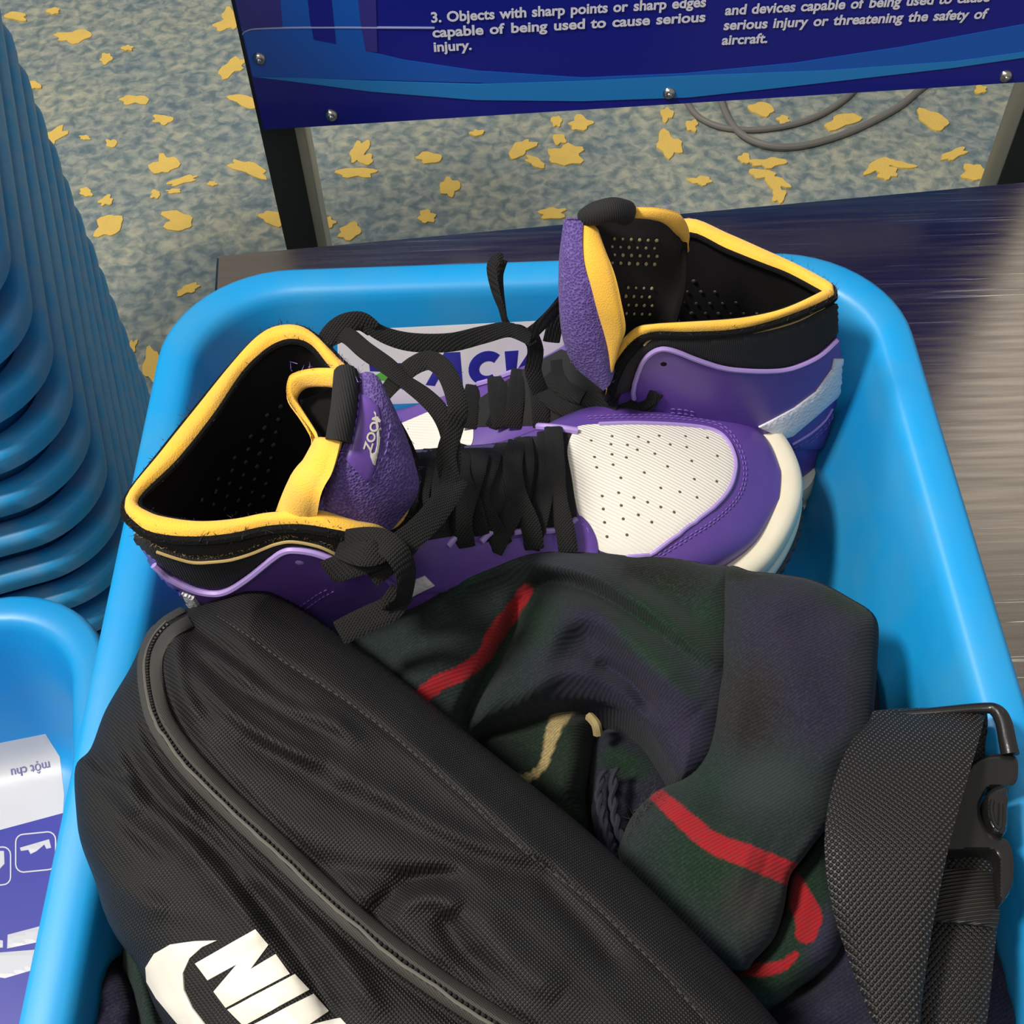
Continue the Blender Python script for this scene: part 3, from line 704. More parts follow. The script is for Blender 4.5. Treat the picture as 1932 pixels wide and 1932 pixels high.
# ---- near sneaker (lower left to centre)
zA = .965
OA = [(236,946,zA),(301,856,zA),(368,772,zA+.002),(435,691,zA+.004),(486,637,zA+.006),(523,617,zA+.007),(567,617,zA+.008),(604,641,zA+.006),(637,674,zA+.004),(671,708,zA),(745,790,.945),(785,890,.935),(760,985,.94),(698,1012,zA-.008),(637,1000,zA),(570,989,zA+.002),(503,992,zA+.001),(436,1006,zA),(368,1012,zA),(301,1007,zA),(261,990,zA)]
IA = [(262,940,zA),(335,866,zA),(402,782,zA+.002),(452,708,zA+.004),(486,671,zA+.006),(520,647,zA+.007),(553,639,zA+.008),(587,651,zA+.006),(620,690,zA+.002),(650,725,zA-.004),(725,810,.942),(762,895,.932),(742,970,.936),(684,988,zA-.008),(604,966,zA),(557,966,zA+.002),(503,970,zA+.001),(452,980,zA),(388,985,zA),(335,980,zA),(284,967,zA)]
SA = thing('sneaker', (-.03, .36, .80), 'purple and white high-top sneaker nearest the bag, its open collar over the left rim', 'sneaker')
qcA = P(470, 930, .86)
qcA = np.array([-.092, .348, 0])
ringsA = ankle(OA, qcA, .064, .041, math.radians(12), .845, 26, 1.8)
ncut = 6
vA, fA = loft(ringsA); 
def upper_split(rings, k, parent):
    a = loft(rings[:k+1]); b = loft(rings[k:]); mk('ankle_collar', *a, M['blackcloth'], parent); mk('upper', *b, M['purple'], parent); return a, b
aA, bA = upper_split([r for r in ringsA], ncut, SA)
inA = ankle(IA, qcA, .050, .031, math.radians(12), .868, 22, .8)
lv, lf = loft(inA); lf = [x[::-1] for x in lf]; mk('lining', lv, lf, M['lining'], SA); LA = Body((lv, lf))
fb = inA[-1]; mk('insole', np.vstack([fb, [fb.mean(0)]]), [(i, (i+1) % len(fb), len(fb)) for i in range(len(fb))], M['lining'], SA)
LA = Body((lv, lf), (np.vstack([fb, [fb.mean(0)]]), [(i, (i+1) % len(fb), len(fb)) for i in range(len(fb))]))
fv, ff = strip(L3(OA), L3(IA), 8, .0028, 5, True, 'up'); mk('collar_foam', fv, ff, M['foam'], SA, sharp=0)
mk('collar_edge', *tube(rail(OA, 5, True)+[0, 0, -.0024], .0024, 8, True), M['felt'], SA)
mk('collar_edge', *tube(rail(IA, 5, True)+[0, 0, -.0016], .0017, 8, True), M['felt'], SA)
fuzz(rail(OA, 12, True)+[0, 0, -.0015], .0012, 1100, .0028, M['fuzz'], 'frayed_fibre', SA)
fuzz(rail(IA, 12, True)+[0, 0, -.0008], .0008, 350, .0016, M['fuzz'], 'frayed_fibre', SA)
# forefoot
def axis_station(c, w_, zb, ang, zt):
    s = np.array([-math.sin(ang), math.cos(ang), 0]); far = np.array([c[0], c[1], zb])+s*w_; near = np.array([c[0], c[1], zb])-s*w_
    return (far, np.array([c[0], c[1], zt]), near)
angA = math.radians(10); zW = .845
def pst(far, top, near): return (P(*far), P(*top), P(*near))
stA = [axis_station(P(700, 905, .93), .040, zW, angA, .935), axis_station(P(775, 905, .93), .041, zW, angA, .930), axis_station(P(870, 903, .918), .042, zW, angA, .918),
       axis_station(P(980, 902, .902), .044, zW, angA, .902), pst((1095, 802, .848), (1095, 905, .888), (1090, 1165, .843)), pst((1200, 789, .848), (1200, 905, .882), (1200, 1150, .843)),
       pst((1298, 788, .846), (1295, 905, .875), (1295, 1115, .843)), pst((1392, 801, .845), (1380, 905, .866), (1365, 1073, .843)), pst((1445, 828, .845), (1435, 910, .856), (1428, 1022, .844)), pst((1474, 885, .845), (1472, 915, .848), (1470, 945, .845))]
abv, abf = arch_body(stA); mk('vamp', abv, abf, M['purple'], SA); BA = Body((abv, abf)); 
heelA = [(-.150, .352), (-.152, .325), (-.135, .306)]
fpA = [stA[k][0] for k in (9, 8, 7, 6, 5, 4, 3, 2, 1, 0)]+[np.array([-.115, .385, zW]), np.array([-.142, .368, zW]), np.array([-.150, .340, zW]), np.array([-.137, .315, zW]), np.array([-.11, .303, zW])]+[stA[k][2] for k in (0, 1, 2, 3, 4, 5, 6, 7, 8, 9)]
fpA[9] = stA[0][0]
sole(np.array(fpA), zW, .024, .006, .0115, '', SA)
# toe box
tb = [(1090, 806), (1130, 801), (1200, 799), (1290, 803), (1345, 812), (1372, 832), (1386, 864), (1386, 892), (1374, 925), (1345, 958), (1300, 992), (1250, 1030), (1225, 1046), (1180, 1050), (1125, 1035), (1106, 990), (1092, 972), (1084, 940), (1078, 900), (1070, 852), (1078, 822)]
mk('toe_box', *BA.patch(tb, 9, .0009, -.0006, smooth=True), M['white'], SA, sharp=60); BT = Body(BA.patch(tb, 9, .0009, -.0006, smooth=True), (abv, abf))
mk('mudguard_edge', *tube(BT.line(crv(tb[1:14], 5), .0004), .0011, 7), M['purplelight'], SA)
z5 = lambda l: [(780+x/2.415, 680+y/2.415) for x, y in l]
holes = z5([(810,365),(905,345),(1025,348),(1120,343),(1240,345),(1340,352),(900,382),(975,385),(1070,372),(1170,383),(1245,395),(1020,407),(825,440),(905,428),(970,442),(1100,425),(1385,435),(1268,458),(835,487),(910,475),(1158,483),(1052,511),(945,535),(1280,541),(1382,551),(1127,581),(935,603),(1214,599),(860,618),(1005,625),(1292,624),(1067,646),(947,661),(1127,668),(865,677),(1188,691),(1025,704),(956,722),(1086,737),(871,738),(973,795),(882,803)])
for x, y in holes:
    h, n = BT.hit(x, y)
    if h is not None: mk('perforation', *dome(h-n*.0002, n, .00105, .0004, 8, 2), M['hole'], SA)
mg = z5([(800, 268), (1000, 262), (1200, 268), (1350, 288), (1420, 320), (1470, 385), (1500, 470), (1498, 560), (1460, 640), (1370, 725), (1270, 790), (1150, 865), (1110, 890)])
for off in (0, 9):
    q = crv(mg, 5); c0 = np.array([1200, 910]); q2 = q+(q-c0)/np.linalg.norm(q-c0, axis=1)[:, None]*off*.55
    mk('stitching', *stitches(BT.line(q2, .0003)), M['thread'], SA, kind='stuff')
# throat: dark tongue under the laces, eyestays with bright cut edges
thr = [(760, 800), (880, 810), (960, 812), (1085, 818), (1072, 850), (1080, 905), (1090, 985), (1050, 996), (960, 1002), (900, 1012), (850, 1020), (770, 1040), (745, 990), (750, 900)]
mk('tongue_base', *BA.patch(thr, 12, .0004), M['blackcloth'], SA)
mk('eyestay', *tube(BA.line(crv([(872, 806), (960, 808), (1040, 812), (1088, 818)], 6), .0016), .0019, 8), M['purplelight'], SA)
for pts in ([(842, 1030), (862, 1010), (885, 1002)], [(905, 1022), (925, 1004), (945, 1000)], [(965, 1006), (1000, 1000)], [(1025, 1003), (1055, 1000), (1085, 982)]):
    mk('eyestay', *tube(BA.line(crv(pts, 5), .0012), .0015, 8), M['purplelight'], SA)
mk('eyestay', *BA.patch([(1088, 976), (1104, 984), (1118, 1004), (1126, 1030), (1120, 1060), (1060, 1060), (1060, 1004)], 8, .0022, smooth=True), M['purple'], SA)
mk('eyestay', *BA.patch([(760, 1035), (800, 1020), (850, 1012), (905, 1024), (1060, 1004), (1060, 1075), (900, 1110), (780, 1120)], 9, .0016), M['purple'], SA)
mk('stitching', *stitches(BT.line(crv([(1092, 992), (1105, 1000), (1112, 1018)], 4), .0022)), M['thread'], SA, kind='stuff')
# ankle panel, collar band
AB = Body((vA, fA), (abv, abf))
z4 = lambda l: [(200+x/2.972, 580+y/2.972) for x, y in l]
L2c = [(250, 1000), (275, 1016), (301, 1031), (335, 1043), (368, 1051), (402, 1050), (436, 1046), (470, 1036), (500, 1024), (520, 1017), (553, 1012), (604, 1021), (640, 1038)]
L3c = [(262, 1020), (301, 1054), (328, 1078), (368, 1098), (402, 1105), (429, 1101), (462, 1081), (503, 1048), (536, 1027), (563, 1024), (604, 1031), (655, 1051)]
band = L2c+L3c[::-1]; mk('collar_band', *AB.patch(band, 4.5, .0026, -.001), M['blackcloth'], SA)
BB = Body(AB.patch(band, 7, .0026, -.001), (vA, fA))
mk('worn_edge', *tube(Body((vA, fA)).line(crv(L2c[2:], 5), .0026), .0007, 6), M['fuzzy'], SA)
fuzz(BB.line(crv(L2c, 12), .0002), .0005, 260, .0014, M['fuzzy'], 'frayed_fibre', SA, up=.2)
pan = L3c+[(700, 1070), (745, 1100), (720, 1150), (640, 1200), (500, 1210), (400, 1190), (340, 1130), (300, 1085)]
mk('ankle_panel', *AB.patch(pan, 5, .0032, -.001), M['purple'], SA)
PB = Body(AB.patch(pan, 9, .0032, -.001), (vA, fA))
mk('panel_edge', *tube(Body((vA, fA)).line(crv(L3c[1:], 5), .0036), .0015, 7), M['purplelight'], SA, label='pale cut edge of the ankle panel')
h, n = PB.hit(565, 1062)
if h is not None: mk('eyelet', *dome(h-n*.0006, n, .0024, .0010, 12, 3), M['purplelight'], SA)
mk('stitching', *stitches(PB.line([(565, 1145), (600, 1120), (625, 1108)], .0003)), M['thread'], SA, kind='stuff')
mk('stitching', *stitches(PB.line([(572, 1152), (607, 1127), (632, 1114)], .0003)), M['thread'], SA, kind='stuff')
mk('side_stripe', *AB.patch([(345, 1102), (372, 1112), (395, 1145), (372, 1150)], 3, .0042, 0), M['whiterough'], SA)
mk('side_stripe', *BA.patch([(600, 1170), (690, 1128), (800, 1082), (818, 1100), (740, 1140), (650, 1180), (620, 1195)], 7, .0030, 0), M['whiterough'], SA)
# tongue
tf = thing if False else None
TA1 = L3([(672, 702, 1.0), (668, 770, .999), (648, 835, .993), (622, 897, .983), (585, 985, .955)]); TA2 = L3([(700, 735, .992), (748, 800, .982), (782, 875, .968), (788, 935, .955), (716, 1024, .942)])
tv, tfc = strip(TA1, TA2, 16, .007); tA = mk('tongue', *solid(tv, tfc, 0, -.004), M['denim'], SA); TAB = Body((tv, tfc))
def sub(o): ORG[o] = ORG[o.parent]; return o
sub(tA)
sv, sf = strip(L3([(614, 842, .986), (590, 880, .981), (563, 912, .976), (530, 985, .956)]), L3([(648, 832, .995), (627, 893, .986), (602, 930, .979), (580, 990, .956)]), 8, .003); mk('tongue_foam', *solid(sv, sf, 0, -.004), M['foam'], tA, sharp=0)
sv, sf = strip(L3([(600, 838, .975), (560, 775, .978), (541, 745, .981), (540, 718, .985), (550, 704, .988), (587, 693, .992), (640, 692, .996)]), L3([(606, 842, .975), (566, 780, .974), (560, 765, .974), (563, 752, .976), (580, 735, .98), (600, 733, .984), (640, 736, .988)]), 8, .002, 6); mk('tongue_foam', *solid(sv, sf, 0, -.003), M['foam'], tA, sharp=0)
sv, sf = strip(L3([(566, 755, .972), (575, 795, .966), (602, 838, .962)]), L3([(640, 722, .985), (640, 790, .982), (625, 842, .975)]), 6, -.004); mk('tongue_lining', *solid(sv, sf, 0, -.001), M['felt'], tA)
lp = crv(L3([(653, 706, 1.001), (648, 770, 1.003), (638, 832, .997)]), 8); mk('pull_loop', *tube(lp, .0050, 14), M['blackcloth'], tA)
lb = [(676, 741), (696, 752), (712, 768), (718, 800), (713, 845), (700, 905), (690, 908), (652, 866), (659, 846), (671, 782)]
lbo = mk('tongue_label', *TAB.patch(lb, 5, .0009, 0), M['purple'], tA)
LB = Body(TAB.patch(lb, 5, .0009, 0))
v, f = textmap('ZOOM', (699, 852), (7, -23.5), (-21, -7), LB, .0004, .03); mk('lettering', v, f, M['print'], tA, smooth=False)
v, f = textmap('AIR', (717, 832), (3, -17), (-9, -3), LB, .0004, .03); mk('lettering', v, f, M['print'], tA, smooth=False)
mk('lettering', *LB.patch([(697, 846), (699, 862), (704, 876), (709, 879), (713, 872), (715, 855), (716, 830), (713, 800), (708, 778), (708, 790), (711, 815), (711, 840), (708, 853), (702, 856)], 4, .0004, 0), M['print'], tA)
mk('stitching', *stitches(TAB.line([(680, 748), (676, 785), (664, 848), (658, 864)], .0012)), M['thread'], tA, kind='stuff')
mk('stitching', *stitches(TAB.line([(735, 800), (728, 850), (700, 905), (640, 975)], .0005)), M['thread'], tA, kind='stuff')
fuzz(np.vstack([TA1, crv(TA1, 8), L3([(560, 700, .989), (590, 692, .993), (640, 690, .997), (665, 700, 1.0)])]), .0015, 160, .003, M['fuzzp'], 'frayed_fibre', tA, up=.3)
# studs inside
pts = []
for i in range(8):
    for j in range(8):
        x, y = 975-85*i*.92-14*j, 550+48*i+72*j
        if 520 < x < 1080 and y < 1170 and y-1170 < -(abs(x-800)*.0): pts.append((x, y))
pts = [(200+x/2.972, 580+y/2.972) for x, y in pts if (x-440)*.0+y > 540 and x > 980-0.72*(y-440)*1.02 and x < 1200-.45*(y-540)]
studs(LA, pts, .0013, M['dot'], 'lining_stud', SA)

# ---- far sneaker
OB = [(1573,549,.930),(1565,535,.93),(1505,502,.93),(1437,471,.932),(1370,441,.934),(1299,414,.936),(1240,440,.93),(1180,520,.92),(1150,620,.91),(1140,700,.895),(1148,747,.885),(1158,710,.90),(1175,670,.915),(1202,639,.925),(1235,626,.93),(1303,626,.93),(1387,621,.928),(1454,606,.928),(1521,582,.93),(1569,559,.93)]
IB = [(1552,550,.930),(1546,546,.93),(1488,515,.93),(1437,495,.932),(1370,468,.934),(1303,438,.936),(1250,460,.93),(1198,530,.92),(1168,620,.91),(1156,695,.895),(1156,738,.889),(1163,692,.905),(1172,650,.918),(1202,619,.927),(1235,611,.932),(1303,607,.932),(1387,601,.930),(1454,589,.930),(1505,572,.931),(1550,552,.930)]
SBk = thing('sneaker', (.02, .45, .757), 'purple and white high-top sneaker at the tray back, heel in the right corner', 'sneaker')
qcB = (.119, .4545)
ringsB = ankle(OB, qcB, .060, .0285, 0.0, .777, 30, 1.25)
for k, r in enumerate(ringsB):                                    # heel swell
    t = k/29; r[:, 0] += np.clip((r[:, 0]-.12)/.04, 0, 1)*.006*math.sin(math.pi*min(1, t*1.2))
ringsB = [in_tray(r) for r in ringsB]; vB, fB = loft(ringsB); upper_split(ringsB, 6, SBk)
inB = ankle(IB, qcB, .050, .022, 0, .80, 22, .9)
lv, lf = loft(inB); lf = [x[::-1] for x in lf]; mk('lining', lv, lf, M['lining'], SBk)
fb = inB[-1]; ins = (np.vstack([fb, [fb.mean(0)]]), [(i, (i+1) % len(fb), len(fb)) for i in range(len(fb))]); mk('insole', *ins, M['lining'], SBk); LBk = Body((lv, lf), ins)
fv, ff = strip(L3(OB), L3(IB), 8, .0028, 5, True, 'up'); mk('collar_foam', fv, ff, M['foam'], SBk, sharp=0)
mk('collar_edge', *tube(rail(OB, 5, True)+[0, 0, -.0022], .0022, 8, True), M['felt'], SBk)
mk('collar_edge', *tube(rail(IB, 5, True)+[0, 0, -.0016], .0016, 8, True), M['felt'], SBk)
fuzz(rail(OB, 12, True)+[0, 0, -.001], .001, 800, .0028, M['fuzz'], 'frayed_fibre', SBk)
stB = [axis_station((.085, .455), .036, .787, 0, .90), axis_station((.05, .456), .037, .787, 0, .893), axis_station((.015, .457), .037, .787, 0, .862), axis_station((-.02, .458), .038, .787, 0, .838),
       axis_station((-.06, .457), .037, .787, 0, .818), axis_station((-.10, .454), .035, .787, 0, .808), axis_station((-.125, .452), .028, .787, 0, .802), axis_station((-.140, .450), .010, .787, 0, .791)]
bbv, bbf = arch_body(stB, p_=.62); bbv = in_tray(bbv); mk('vamp', bbv, bbf, M['purple'], SBk); BBd = Body((bbv, bbf))
fpB = [s[0] for s in stB[::-1]]+[np.array([.13, .484, .787]), np.array([.158, .476, .787]), np.array([.168, .455, .787]), np.array([.160, .433, .787]), np.array([.13, .421, .787])]+[s[2] for s in stB]
fpB = np.array(fpB); fpB[:, 2] = .790; sole(fpB, .790, .027, .006, .0065, '', SBk)
mk('toe_box', *BBd.patch([(690, 850), (735, 812), (790, 786), (840, 767), (888, 756), (894, 800), (880, 850), (780, 870)], 9, .0010, -.0004, smooth=True), M['white'], SBk)
FB = Body((vB, fB), (bbv, bbf))
z3 = lambda l: [(1000+x/2.972, 340+y/2.972) for x, y in l]
bandB = z3([(620, 930), (680, 880), (750, 875), (900, 885), (1100, 870), (1300, 845), (1500, 790), (1660, 710), (1740, 660), (1760, 780), (1700, 880), (1600, 975), (1450, 1040), (1300, 1055), (1100, 1040), (950, 995), (800, 935), (720, 930), (650, 975), (600, 1060), (560, 1170), (480, 1200), (450, 1215), (540, 1020)])
mk('collar_band', *FB.patch(bandB, 7, .0022, -.001), M['blackcloth'], SBk)
BBB = Body(FB.patch(bandB, 7, .0022, -.001), (vB, fB))
we = z3([(640, 925), (690, 885), (760, 878), (900, 888), (1100, 872), (1300, 848), (1500, 792), (1650, 712)])
mk('worn_edge', *tube(BBB.line(crv(we, 5), .0002), .0006, 6), M['fuzzy'], SBk)
topB = z3([(575, 1200), (572, 1150), (600, 1060), (650, 972), (720, 925), (800, 930), (950, 990), (1100, 1035), (1300, 1050), (1450, 1035), (1600, 970), (1700, 880)])
panB = topB+z3([(1760, 900), (1760, 1500), (1500, 1500), (1200, 1450), (900, 1400), (700, 1400), (600, 1300)])
mk('ankle_panel', *FB.patch(panB, 9, .0030, -.001), M['purple'], SBk)
PBB = Body(FB.patch(panB, 9, .0030, -.001), (vB, fB), (bbv, bbf))
mk('panel_edge', *tube(Body((vB, fB)).line(crv(topB, 5), .0030), .0013, 7), M['purplelight'], SBk, label='pale cut edge of the ankle panel')
for q, m_ in (((1252, 687), 'felt'), ((1258, 693), 'purplelight')):
    h, n = PBB.hit(*q)
    if h is not None and m_ == 'felt': mk('eyelet', *dome(h-n*.0004, n, .0021, .0007, 12, 2), M['felt'], SBk)
mk('side_stripe', *PBB.patch(z3([(1280, 1380), (1360, 1340), (1480, 1275), (1600, 1185), (1690, 1060), (1702, 1000), (1760, 1000), (1760, 1180), (1690, 1240), (1600, 1320), (1470, 1430), (1420, 1445)]), 6, .0016, -.0004), M['whiterough'], SBk)
for off in (0, 18):
    mk('stitching', *stitches(PBB.line(z3([(1480, 1500+off), (1580, 1445+off), (1660, 1370+off), (1700, 1300+off)]), .0004)), M['thread'], SBk, kind='stuff')
mk('panel_edge', *tube(PBB.line(crv(z3([(1470, 1480), (1570, 1420), (1650, 1350), (1695, 1280)]), 5), .0002), .0008, 6), M['purplelight'], SBk)
for off in (0, 22): mk('stitching', *stitches(PBB.line(z3([(790, 1280+off), (860, 1285+off), (930, 1300+off)]), .0004)), M['thread'], SBk, kind='stuff')
mk('heel_rand', *PBB.patch(z3([(1560, 1790), (1600, 1730), (1640, 1680), (1690, 1620), (1760, 1600), (1760, 1990), (1560, 1990)]), 7, .0022, -.0004), M['whiterough'], SBk, label='white heel overlay')
# tongue of the far sneaker
T1 = L3([(1092, 415, .975), (1076, 491, .955), (1068, 575, .938), (1074, 650, .920), (1098, 690, .908), (1146, 722, .898)]); T2 = L3([(1099, 418, .978), (1101, 488, .967), (1119, 555, .953), (1136, 609, .938), (1148, 660, .922), (1152, 700, .908)])
tv, tfc = strip(T1, T2, 14, .006); tB = mk('tongue', *solid(tv, tfc, 0, -.002), M['denim'], SBk)
T3 = L3([(1126, 428, .973), (1160, 508, .962), (1176, 575, .948), (1183, 623, .935), (1172, 655, .925), (1160, 700, .910)])
sv, sf = strip(T2+np.array([-.0018, 0, -.0006]), T3, 8, .0035); mk('tongue_foam', *solid(sv, sf, 0, -.003), M['foam'], tB, sharp=0)
sv, sf = strip(L3([(1180, 388, .982), (1236, 389, .980), (1275, 396, .974), (1291, 409, .968), (1300, 440, .955), (1294, 472, .945)]), L3([(1180, 414, .977), (1225, 415, .974), (1255, 427, .968), (1272, 443, .960), (1284, 458, .95), (1288, 475, .945)]), 8, .003); mk('tongue_foam', *solid(sv, sf, 0, -.003), M['foam'], tB, sharp=0)
sv, sf = strip(L3([(1118, 404, .974), (1150, 508, .955), (1166, 575, .940), (1173, 625, .925), (1172, 655, .915)]), L3([(1262, 404, .971), (1288, 470, .950), (1290, 530, .935), (1276, 590, .92), (1255, 640, .905)]), 12, -.007, 8); mk('tongue_lining', *solid(sv, sf, 0, -.001), M['lining'], tB); TLB = Body((sv, sf))
mk('tongue_lining', *tube(crv(L3([(1290, 455, .952), (1291, 530, .938), (1278, 590, .924), (1262, 640, .91)]), 6), .0018, 7), M['felt'], tB)
lp = crv(L3([(1102, 410, .978), (1128, 402, .984), (1156, 396, .986), (1182, 402, .981)]), 8); mk('pull_loop', *tube(lp, np.interp(np.linspace(0, 1, len(lp)), [0, .3, 1], [.0040, .0055, .0058]), 14), M['blackcloth'], tB)
lp2 = crv(L3([(1176, 402, .98), (1184, 410, .978)]), 4)
pt = [(x, y) for x in range(450, 720, 48) for y in range(330, 470, 45)]+[(x, y) for x in range(525, 690, 45) for y in range(600, 780, 48)]
studs(TLB, z3([(x+(y % 90)*.3, y+(x-450)*.02) for x, y in pt]), .0009, M['lightdot'], 'lining_hole', tB)
pt = [(880, 620), (960, 620), (1040, 620), (858, 680), (932, 685), (1010, 685), (1082, 685), (1158, 680), (905, 740), (985, 740), (1058, 742), (1128, 742), (1200, 742), (1275, 742), (918, 560)]
studs(LBk, z3(pt), .0011, M['dot'], 'lining_stud', SBk)
fuzz(np.vstack([crv(T1, 8), L3([(1200, 386, .982), (1230, 386, .981), (1260, 390, .978), (1290, 405, .968)])]), .0015, 160, .0032, M['fuzzp'], 'frayed_fibre', tB, up=.3)
mk('tongue_base', *FB.patch([(985, 700), (1060, 660), (1150, 690), (1150, 790), (1100, 800), (900, 806), (895, 760)], 12, .0012), M['blackcloth'], SBk)

# ---- laces
def lace(parent, pts, w_=.0088, tw=None, th=.0011): return mk('lace', *ribbon(L3(pts), w_, th, tw), M['lace'], parent)
# crossing strands on the near sneaker, resting on its throat
def lace_on(parent, body, pts, lift, w_=.0090):
    W = body.line(crv([p_[:2] for p_ in pts], 4), 0)
    if len(W) < 2: return
    n_ = len(W); hgt = lift+.0035*np.sin(np.linspace(0, math.pi, n_)); W = W+np.outer(hgt, nrm(CAM-W.mean(0)))
    mk('lace', *ribbon(W, w_, .0011, None, 2), M['lace'], parent)
sA = [([(905, 812), (902, 870), (885, 930), (872, 980), (878, 1032)], .003), ([(942, 808), (925, 870), (905, 935), (925, 985), (950, 1030)], .001), ([(985, 806), (968, 870), (975, 930), (1000, 990), (1008, 1035)], .0042), ([(985, 815), (990, 880), (975, 950), (945, 1010), (930, 1040)], .0015),
      ([(1044, 806), (1048, 870), (1052, 940), (1066, 1000), (1072, 1040)], .005), ([(1030, 815), (1032, 880), (1022, 950), (1010, 1000), (1000, 1035)], .0018), ([(850, 820), (838, 880), (826, 940), (820, 1000)], .003), ([(800, 822), (800, 880), (790, 940), (800, 985)], .001), ([(880, 830), (868, 890), (890, 950), (905, 1010)], .0005)]
for pts, lf_ in sA: lace_on(SA, BA, pts, lf_)
def lace_body(parent, body, pts, w_=.0085, tw=None):
    W = []
    for x, y, l_ in pts:
        h, n = body.hit(x, y)
        if h is not None: W.append(h+nrm(CAM-h)*l_)
    mk('lace', *ribbon(np.array(W), w_, .0011, tw, 6), M['lace'], parent)
# the same on the far sneaker
for pts, lf_ in (([(894, 728), (888, 765), (885, 808)], .003), ([(935, 712), (938, 755), (945, 805)], .0045), ([(955, 722), (950, 760), (930, 808)], .001), ([(982, 688), (974, 745), (966, 806)], .0035), ([(1008, 700), (1018, 755), (1022, 806)], .002), ([(1040, 735), (1062, 770), (1085, 800)], .001)):
    lace_on(SBk, FB, pts, lf_, .0095)
for pts in ([(903, 728), (925, 722)], [(950, 712), (972, 704)]): mk('eyestay', *tube(FB.line(crv(pts, 4), .0012), .0016, 6), M['purplelight'], SBk)
# loose ends and loops
lace(SA, [(608, 668, .962), (618, 636, .968), (645, 612, .972), (680, 606, .972), (705, 622, .968)], .0085, [20, 25, 10, -10, -30])
lace(SA, [(690, 612, .970), (730, 634, .965), (780, 646, .96), (850, 646, .955), (910, 632, .95), (960, 622, .945), (1000, 640, .94)], .0085, [45, 30, 10, 0, 15, 35, 50])
lace(SA, [(622, 640, .966), (652, 632, .97), (690, 662, .972), (730, 690, .972), (765, 720, .97), (802, 748, .968), (830, 778, .965), (848, 820, .96), (853, 880, .955), (835, 945, .955), (800, 1000, .958)], .0080, [40, 20, 5, 15, 40, 20, 0, 10, 25, 10, 0])
lace(SA, [(712, 765, .955), (732, 735, .962), (758, 708, .968), (784, 688, .972), (812, 680, .974), (838, 698, .974), (855, 732, .972), (864, 775, .968), (856, 810, .962), (842, 860, .958), (850, 910, .952)], .0085, [60, 40, 25, 20, 10, 0, 0, 10, 20, 10, 0])
lace(SA, [(862, 900, .952), (830, 955, .958), (785, 1005, .962), (735, 1040, .962), (685, 1058, .958), (640, 1072, .950), (618, 1080, .945)], .0105, [0, 5, 0, 10, 0, 0, 20])
lace(SA, [(652, 1022, .962), (690, 1018, .968), (722, 1022, .970), (750, 1045, .968), (766, 1080, .960), (762, 1125, .948), (738, 1150, .940)], .0098, [10, 0, 0, 10, 35, 55, 60])
lace(SA, [(760, 1115, .945), (735, 1148, .940), (700, 1165, .934), (668, 1180, .930), (640, 1195, .926)], .0105, [10, 0, 0, 0, 0])
lace(SA, [(640, 1030, .958), (680, 1045, .966), (715, 1040, .968), (745, 1015, .965)], .0095)
lace(SA, [(800, 985, .953), (770, 1030, .960), (735, 1062, .958), (700, 1090, .950)], .0085, [30, 20, 0, 0])
lace(SBk, [(1004, 650, .925), (985, 625, .93), (958, 612, .935), (946, 582, .945), (934, 545, .953), (928, 505, .960), (938, 488, .963), (948, 490, .962)], .0062, [30, 30, 60, 62, 48, 35, 30, 30])
lace(SBk, [(948, 490, .962), (944, 520, .957), (948, 560, .947), (954, 600, .938)], .0058, [30, 60, 75, 80])
lace(SBk, [(1085, 520, .945), (1068, 555, .942), (1042, 590, .938), (1015, 618, .934), (992, 636, .93)], .0078, [55, 50, 45, 40, 30])
lace(SBk, [(998, 622, .932), (1010, 660, .920), (1006, 700, .908), (1020, 740, .900)], .0085, [40, 20, 10, 10])
FL = Body((vB, fB), (bbv, bbf))
lace_body(SBk, FL, [(1012, 728, .006), (1050, 762, .006), (1100, 780, .006), (1150, 782, .007), (1195, 768, .006), (1228, 748, .004), (1240, 736, .002)])
lace_body(SBk, FL, [(1040, 640, .008), (1028, 665, .006), (1036, 705, .006), (1070, 738, .005), (1120, 755, .004), (1165, 762, .004)])
lace_body(SBk, FL, [(1236, 740, .006), (1218, 766, .006), (1190, 774, .006), (1165, 795, .004)], .0080)
lace_body(SBk, FL, [(1075, 640, .006), (1052, 680, .005), (1060, 725, .005), (1100, 750, .005)], .0080)
lace(SBk, [(1060, 590, .93), (1048, 612, .925), (1040, 645, .915)], .0085, [30, 20, 10])

# ------------------------------------------------------------------ scarf
NAVY = (.016, .0135, .030); GREEN = (.0055, .0185, .0085); TEAL = (.010, .0155, .0155); RED = (.235, .008, .012); BEIGE = (.26, .20, .09); BLACKG = (.007, .0085, .006)
def dye(q, base, areas=(), stripes=()):
    C_ = np.tile(np.array(base, float), (len(q), 1))
    for cx, cy, rx, ry, an, col in areas:
        a = math.radians(an); dx = q[:, 0]-cx; dy = q[:, 1]-cy; u = (dx*math.cos(a)+dy*math.sin(a))/rx; v_ = (-dx*math.sin(a)+dy*math.cos(a))/ry
        w_ = np.exp(-(u*u+v_*v_)**1.5)[:, None]; C_ = C_*(1-w_)+np.array(col)*w_
    for ln, wd, col in stripes:
        l_ = np.array(ln, float); d, t = seg_dist(q, crv(l_, 6)); wd_ = wd if np.isscalar(wd) else np.interp(t, np.linspace(0, 1, len(wd)), wd)
        ph = np.sin((q[:, 0]*.8+q[:, 1]*.6)*.9)*1.2
        w_ = np.clip((wd_-d+ph)/2.5+.5, 0, 1)[:, None]; C_ = C_*(1-w_)+np.array(col)*w_
    return C_
scarf = thing('scarf', (.05, .22, .757), 'navy and green tartan wool scarf with red lines, bunched under the bag', 'scarf')
